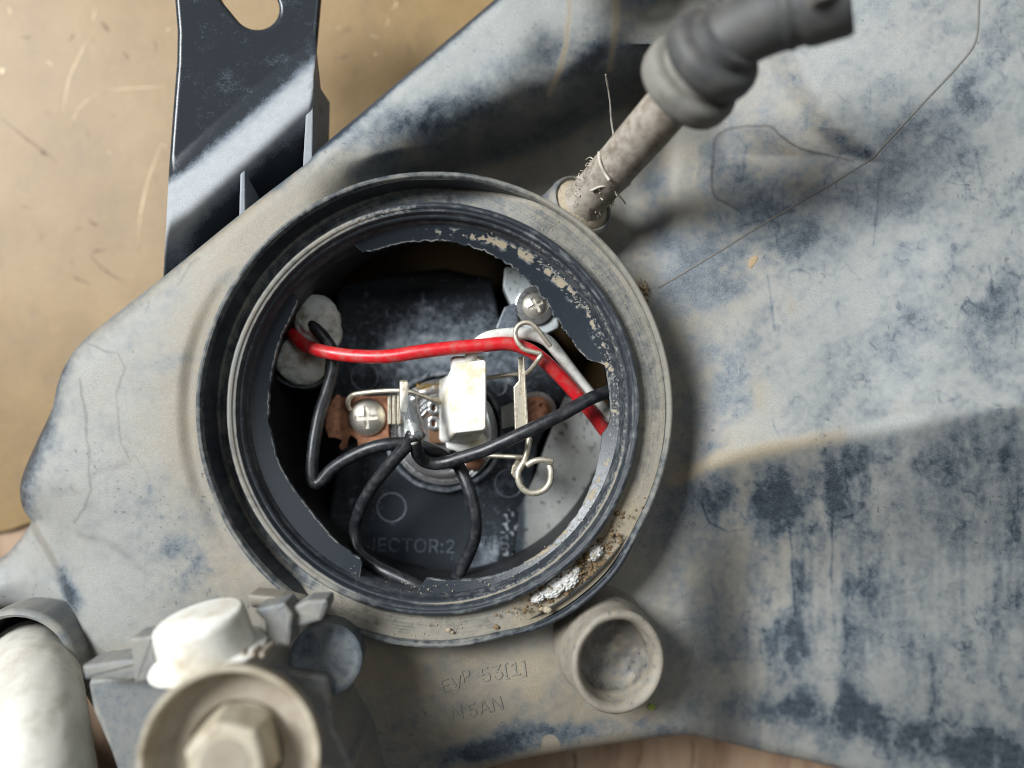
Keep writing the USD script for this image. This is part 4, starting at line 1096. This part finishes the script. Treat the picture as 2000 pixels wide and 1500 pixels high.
screw(W(1045, 597, -24.8), 3.7, proj, M_screw, 2.0, 0.3, 0.5, 5.4)
screw(W(717, 815, -26), 5.35, proj, M_screw, 2.4, 0.24, 0.05)
screw(W(1048, 803, -30.5), 4.6, proj, M_rust, 2.6, 0.5, 0.6, 5.6)
tab = put("rusty_tab", prism([(650, 778), (658, 770), (668, 776), (690, 774), (757, 773), (760, 858), (744, 868), (700, 878), (697, 858), (684, 850), (678, 862), (676, 874), (667, 880), (662, 872), (668, 860), (655, 855), (641, 855), (634, 832), (640, 796)], -28.3, -26.6, 0.3, 1.5, 3), M_rust, proj, 40)
for k, (x0, x1, zt) in enumerate(((757, 764, -23.5), (766, 773, -22.6), (775, 783, -22.0))):
    put("folded_strip", prism([(x0, 772), (x1, 771), (x1, 828), (x0, 830)], -28, zt, 0.25, 1), M_steel, proj, 40)
put("side_post", prism([(978, 796), (1005, 786), (1008, 832), (980, 838)], -34, -24, 0.5, 3), M_frame, proj, 40)
# bulb holder ring
bz = W(868, 843, -31)
put("holder_ring", lathe([(17.6, -4), (17.4, 0), (16.9, 0.9), (16.1, 1.0), (15.8, 0.2), (15.6, -3)], bz, n=120, rmod=lambda T, R, H: R * (1 + 0.02 * (noise(np.stack([np.cos(T) * 8, np.sin(T) * 8, T * 0], -1), 31) - 0.5))), M_gloss, proj, 50, lambda v: np.clip(np.stack([0.62 + 1.5 * (fbm(v * 1.1, 4, 33) - 0.5), 0.3 + 0 * v[:, 0], 0 * v[:, 0]], -1), 0, 1))

# ------------------------------------------------------------------ bulb
bulb = thing("halogen_bulb", "chrome based headlight bulb with gold lettering seated in the middle of the opening", "bulb")
bb = W(868, 843, -31)
pr = [(15.3, -3), (15.3, 0.2)]
for r0, r1, z0, z1 in ((15.2, 14.5, 0.3, 1.2), (14.5, 13.8, 0.3, 1.1), (13.8, 10.6, 0.6, 1.1), (10.6, 9.8, 0.6, 1.7), (9.8, 8.4, 0.9, 2.6), (8.4, 7.0, 1.2, 2.4)):
    pr += [(r0 + (r1 - r0) * t, z0 + (z1 - z0) * math.sin(math.pi * t) ** 0.7) for t in np.linspace(0.02, 0.98, 9)]
put("base_disc", lathe(pr + [(0.1, 1.3)], bb, n=128), M_chrome, bulb, 60)
put("insulator", prism([(836, 788), (882, 788), (882, 866), (836, 866)], -30, -26.6, 0.4, 8), M_brown, bulb, 40)
for y in (797, 827):
    put("contact_slot", lathe([(0.6, 0), (0.62, 0.25), (1.0, 0.4), (1.35, 0.25), (1.4, -0.2)], W(847, y, -26.1), n=32, rmod=lambda T, R, H: R * (1 + 0.5 * np.abs(np.sin(T)))), M_chrome, bulb, 50)
zt = -29.86
put("lettering", text_on("Narva", 14, (813, 763), 5, lambda px, py: zt + 0 * px, 0.08), M_gold, bulb, False)
put("contact_tab", prism([(838, 774), (870, 778), (868, 786), (836, 784)], -27, -24.2, 0.2, 2), M_steel, bulb, 40)
put("glow_coil_cap", lathe([(0.1, 0.8), (2.0, 0.7), (2.6, 0.2), (2.7, -2)], W(925, 900, -29), n=32), M_rust, bulb, 50)

# ------------------------------------------------------------------ connector and wires
con = thing("bulb_connector", "blocky cream white plug standing on the bulb with the white wire", "connector")
A0 = rrect(860, 742, 934, 866, 10); A1 = rrect(858, 738, 936, 864, 10); A2 = rrect(872, 716, 944, 856, 9); A3 = rrect(884, 708, 950, 846, 7); A4 = rrect(888, 712, 946, 842, 6)
def skew(P_, dx): 
    P_ = P_.copy(); P_[:, 1] += dx * (P_[:, 0] - 900) * 0.12; return P_
put("block", loft([(A0, -27.5), (A1, -25), (skew(rrect(872, 728, 940, 860, 9), -1), -17.5), (skew(A3, -1), -10.6), (skew(rrect(885.5, 709.5, 948.5, 844.5, 7), -1), -10.15), (skew(A4, -1), -10.0)]), M_ceramic, con, 40)
put("shoulder", loft([(rrect(882, 694, 946, 760, 8), -17), (rrect(880, 696, 944, 756, 8), -13.5), (rrect(884, 700, 938, 748, 8), -12.2)]), M_ceramic, con, 40)
put("foot", prism([(870, 862), (945, 848), (958, 872), (900, 884), (872, 876)], -27, -23, 0.5, 4), M_ceramic, con, 40)

ww = put("white_wire", wire([(915, 712, -14), (921, 694, -12.3), (930, 676, -11.4), (950, 660, -10.8), (985, 653, -10.8), (1030, 652, -11.2), (1066, 664, -12), (1092, 692, -13.5), (1125, 735, -15.2), (1160, 778, -16.2), (1195, 815, -17)], 1.6), M_white_wire, None, True)
tag(ww, "white insulated wire curving from the plug behind the red wire", "wire")
rw = put("red_wire", wire([(572, 652, -24), (582, 664, -20), (602, 678, -17), (650, 690, -14), (700, 696, -12), (760, 696, -10.5), (820, 687, -9.6), (880, 680, -9.2), (940, 675, -9), (990, 671, -9), (1030, 682, -9.4), (1062, 704, -10.2), (1095, 736, -12), (1130, 775, -14), (1160, 812, -15.6), (1182, 842, -17)], 1.8, wobble=0.05), M_red, None, True)
tag(rw, "bright red insulated wire crossing the opening from the sealed hole to the right side", "wire")
for pts, lab in (
    ([(1200, 762, -12.5), (1172, 771, -11), (1146, 782, -9), (1100, 808, -7.6), (1050, 832, -7.2), (1000, 856, -7.6), (950, 878, -9), (905, 893, -11), (865, 904, -12.5), (835, 903, -12.5), (818, 890, -10), (812, 868, -7), (808, 850, -5)], "black wire running from the right edge of the opening down to the clear terminal"),
    ([(600, 618, -22), (618, 642, -19.5), (646, 680, -19.5), (652, 715, -20), (640, 760, -20), (624, 810, -18), (613, 870, -16.2), (609, 920, -15.4), (613, 943, -15.2), (626, 941, -15), (650, 915, -14.4), (690, 890, -13), (735, 872, -11.8), (785, 866, -11.8), (830, 874, -13.5), (868, 893, -17), (885, 905, -20)], "black wire hanging from the sealed hole, bent in a sharp hairpin at left"),
    ([(806, 846, -5.5), (796, 868, -6.5), (768, 900, -8.5), (735, 940, -11), (708, 985, -14), (693, 1035, -17), (700, 1078, -15.5), (730, 1104, -13), (775, 1126, -11), (825, 1148, -9.6), (862, 1160, -11)], "black wire looping from the terminal down to the broken gap in the lower rim"),
    ([(880, 888, -20), (900, 918, -18), (918, 962, -16.5), (929, 1010, -16.5), (927, 1050, -17.5), (912, 1090, -19.5), (892, 1128, -22), (876, 1160, -24)], "short black wire curving down over the raised lettering")):
    o = put("black_wire", wire(pts, 1.72, wobble=0.08, seed=len(pts)), M_black_wire, None, True)
    tag(o, lab, "wire")

term = thing("spade_terminal", "spade terminal in a clear glossy sleeve, joined to black wires left of the plug", "terminal")
put("sleeve", sweep(spline(W(np.array([797, 800, 808, 814]), np.array([778, 800, 830, 852]), np.array([-10, -8.5, -6.5, -5.5])), 8), [2.3] * 6 + [2.5] * 12 + [2.35] * 7, 28, flat=0.85), M_clear, term, True)
put("blade", loft([(rrect(780, 742, 797, 800, 4), -14), (rrect(780, 744, 798, 806, 4), -8.5), (rrect(782, 746, 797, 804, 4), -8.2)]), M_steel, term, 40)
put("conductor", sweep(spline(W(np.array([798, 803, 810]), np.array([790, 815, 846]), np.array([-9.5, -7.8, -6.0])), 8), 0.9, 12), M_black_wire, term, True)
put("crimp", sweep(spline(W(np.array([799, 804, 810]), np.array([826, 845, 864]), np.array([-7.4, -5.6, -5.2])), 6), [1.5, 1.5, 1.6, 1.7, 1.7, 1.7, 1.6, 1.5, 1.5, 1.6, 1.5, 1.3, 1.2], 16, flat=0.8, wobble=0.35, seed=3), M_putty, term, True)
# ------------------------------------------------------------------ spring clip
clip = thing("spring_clip", "bent steel wire clip with two end loops holding the bulb from the right", "clip")
put("upper_leg", wire([(905, 742, -24), (950, 738, -22), (1005, 731, -20), (1024, 731, -16), (1036, 722, -9.5), (1050, 704, -6.6), (1056, 692, -6.3), (1040, 687, -6.2), (1022, 681, -6.2), (1009, 664, -6.2), (1007, 645, -6.4), (1018, 632, -6.6), (1036, 631, -6.6), (1052, 646, -7), (1064, 662, -7.6), (1074, 675, -8.2)], 0.62), M_steel, clip, True)
put("lower_leg", wire([(895, 886, -25), (940, 889, -22.5), (1000, 892, -20.5), (1022, 893, -18)], 0.6), M_steel, clip, True)
lp = [(1034, 856, -14), (1031, 875, -13.4), (1024, 900, -13.2), (1013, 920, -13.1), (1013, 940, -13), (1024, 957, -13), (1042, 963, -13), (1062, 957, -13), (1074, 942, -13), (1076, 922, -13), (1073, 910, -13.4)]
put("end_loop", wire(lp, 0.85), M_steel, clip, True)
put("end_loop", wire([(1078, 901, -12.4), (1062, 898, -12), (1044, 900, -12), (1030, 908, -12.4)], 0.8), M_steel, clip, True)
put("arm", prism([(1012, 698), (1022, 696), (1026, 745), (1031, 850), (1006, 850), (1003, 756), (1013, 744)], -17.2, -16, 0.25, 1.5, 4), M_steel, clip, 40)
put("arm_edge", prism([(1021, 697), (1025, 697), (1034, 862), (1029, 862)], -17, -13.6, 0.25, 1), M_steel, clip, 40)
put("tab", prism([(1000, 912), (1010, 898), (1020, 902), (1018, 930), (1004, 934), (998, 925)], -20, -16, 0.3, 3), M_steel, clip, 40)
put("left_leg", wire([(683, 800, -25.5), (679, 786, -24), (688, 772, -22.6), (712, 767, -21.8), (745, 764, -21), (775, 763, -20), (800, 765, -19), (825, 773, -20), (850, 783, -22), (862, 788, -24)], 0.62), M_steel, clip, True)

# ------------------------------------------------------------------ sealed wire hole at left
grom = thing("wire_grommet", "lumpy white sealed wire hole at the left inside the opening", "grommet")
gc = W(592, 688, -27)
put("holder", lathe([(10.6, -8), (10.4, 1.0), (10.0, 1.7), (9.3, 1.7), (8.9, 0.6), (8.5, -0.5), (0.1, -0.8)], gc, (0.05, 0, 1), n=80), M_gloss, grom, 50, lambda v: np.clip(np.stack([0.75 + 1.2 * (fbm(v * 0.9, 3, 44) - 0.5), 0.4 + 0 * v[:, 0], 0 * v[:, 0]], -1), 0, 1))
put("sealant", lumps(W(588, 704, -24), (7.0, 6.6, 3.6), 11, 0.17), M_putty, grom, True)
put("sealant", lumps(W(620, 622, -22), (6.2, 6.8, 3.4), 12, 0.18), M_putty, grom, True)
put("sealant", lumps(W(640, 652, -22), (3.6, 4.8, 2.6), 13, 0.18), M_putty, grom, True)
put("copper_strand", wire([(612, 622, -19.4), (616, 632, -19.0), (616, 640, -19.2)], 0.22, 5, 6), M_gold, grom, True)

# ------------------------------------------------------------------ loose bits lying about
def flat_chip(name, pts, z, mat, label, cat, t=0.35):
    o = put(name, prism(pts, z, z + t, 0.1, 1, 3), mat, None, 40)
    return tag(o, label, cat)
def sz(x, y): return float(shell_z(np.array([x * 1.0]), np.array([y * 1.0]))[0])
flat_chip("husk_flake", [(1462, 518), (1466, 505), (1476, 498), (1480, 503), (1474, 516), (1466, 524)], sz(1471, 511) - 0.05, M_straw, "small pale tan husk flake right of the seam line", "flake")
flat_chip("leaf_scrap", [(1266, 1378), (1274, 1374), (1282, 1380), (1276, 1388), (1268, 1386)], sz(1274, 1381) + 0.8, M_leaf, "tiny yellow green leaf scrap below the socket cup", "leaf")
tuft = []
for k in range(34):
    x, y = 1250 + rng.normal(0, 11), 567 + rng.normal(0, 7)
    a = rng.uniform(-0.2, 1.4); l = rng.uniform(8, 24)
    z0 = sz(x, y)
    tuft.append(wire([(x - l * .5 * math.cos(a), y - l * .5 * math.sin(a), z0 + 0.4 + rng.uniform(0, 1.2)), (x, y, z0 + 0.9 + rng.uniform(0, 1.8)), (x + l * .5 * math.cos(a + .4), y + l * .5 * math.sin(a + .4), z0 + 0.3)], 0.13, 4, 5))
o = put("straw_tuft", join(*tuft), M_straw, None, True)
tag(o, "small tuft of pale straw fibres caught between the collar and the seam", "straw tuft")
o = put("hanging_thread", wire([(1183, 146, -2), (1188, 175, -6), (1192, 205, -9), (1194, 235, -12), (1199, 268, -14)], 0.28, 8, 6, 1.2, 5), M_fibre, None, True)
tag(o, "frayed pale thread hanging by the upper wall above the rod", "thread")


def ring_pt(r, deg, z):
    a = math.radians(deg)
    return np.array([C0[0] + r * S * math.cos(a), C0[1] + r * S * math.sin(a), z])


foam = thing("foam_scrap", "torn white foam scrap packed in the dirty groove at lower right", "foam")
for k, (deg, rr, ln_, wd) in enumerate(((304, 429, 3.6, 1.9), (308, 431, 3.2, 2.2), (318, 430, 2.2, 1.4), (299, 428, 2.0, 1.2), (311, 427, 1.5, 1.0))):
    p = lumps((0, 0, 0), (ln_, wd, 1.2), 20 + k, 0.45, 4, 2.4)
    a = math.radians(deg + 90); Rm = np.array([[math.cos(a), -math.sin(a), 0], [math.sin(a), math.cos(a), 0], [0, 0, 1]])
    put("clump", tri(np.array(p.vertices) @ Rm.T + ring_pt(rr, deg, -3.9), p.faces), M_foam, foam, True)
crumbs, r3 = [], np.random.default_rng(11)
for k in range(280):
    deg = r3.normal(311, 9); rr = r3.uniform(416, 458); s = r3.uniform(0.15, 0.75) * r3.uniform(0.5, 1)
    z = float(groove_depth(np.array([math.radians(deg)]))[0]) + s * 0.5 + (1.1 if rr < 440 and r3.random() < 0.5 else 0)
    crumbs.append(lumps(ring_pt(rr, deg, z), (s * r3.uniform(.8, 1.6), s, s * 0.8), 50 + k, 0.4, 1, 1.3))
o = put("soil_crumbs", join(*crumbs), M_soil, None, True)
tag(o, "brown soil crumbs filling the groove round the foam scrap", "soil", None, "stuff")
gr = []
for k in range(420):
    deg = r3.uniform(-120, 80); rr = r3.uniform(410, 455) if r3.random() < 0.6 else r3.uniform(352, 378)
    s = r3.uniform(0.06, 0.2)
    z = float(groove_depth(np.array([math.radians(deg)]))[0]) if rr > 400 else -4.5
    gr.append(lumps(ring_pt(rr, deg, z + s * 0.5), (s, s, s * 0.8), 300 + k, 0.4, 1))
for k in range(420):
    x, y = r3.uniform(1180, 1420), r3.uniform(430, 900)
    if math.hypot(x - CX, y - CY) < 475: continue
    s = r3.uniform(0.05, 0.17)
    gr.append(lumps(W(x, y, sz(x, y) + s * 0.4), (s, s, s * 0.8), 800 + k, 0.4, 1))
o = put("dust_grains", join(*gr), M_pale_dust, None, True)
tag(o, "fine tan dust grains scattered round the opening and beside the seam", "dust", None, "stuff")
for k, (x, y, s, lab) in enumerate(((882, 1236, 0.9, "small tan mud pellet stuck to the lower face of the collar"), (1065, 1190, 1.1, "crumbly pale mud lump at the bottom right of the groove"), (1150, 1090, 0.5, "pale mud speck on the inner rim at lower right"))):
    z = -2.6 if k < 2 else -1.6
    o = put("mud_lump", join(*[lumps(W(x + r3.normal(0, 4), y + r3.normal(0, 3), z + 0.3), np.array([s, s * .8, s * .6]) * r3.uniform(.5, 1), 900 + k * 9 + j, 0.4, 2) for j in range(5 if k == 1 else 2)]), M_pale_dust, None, True)
    tag(o, lab, "mud lump")
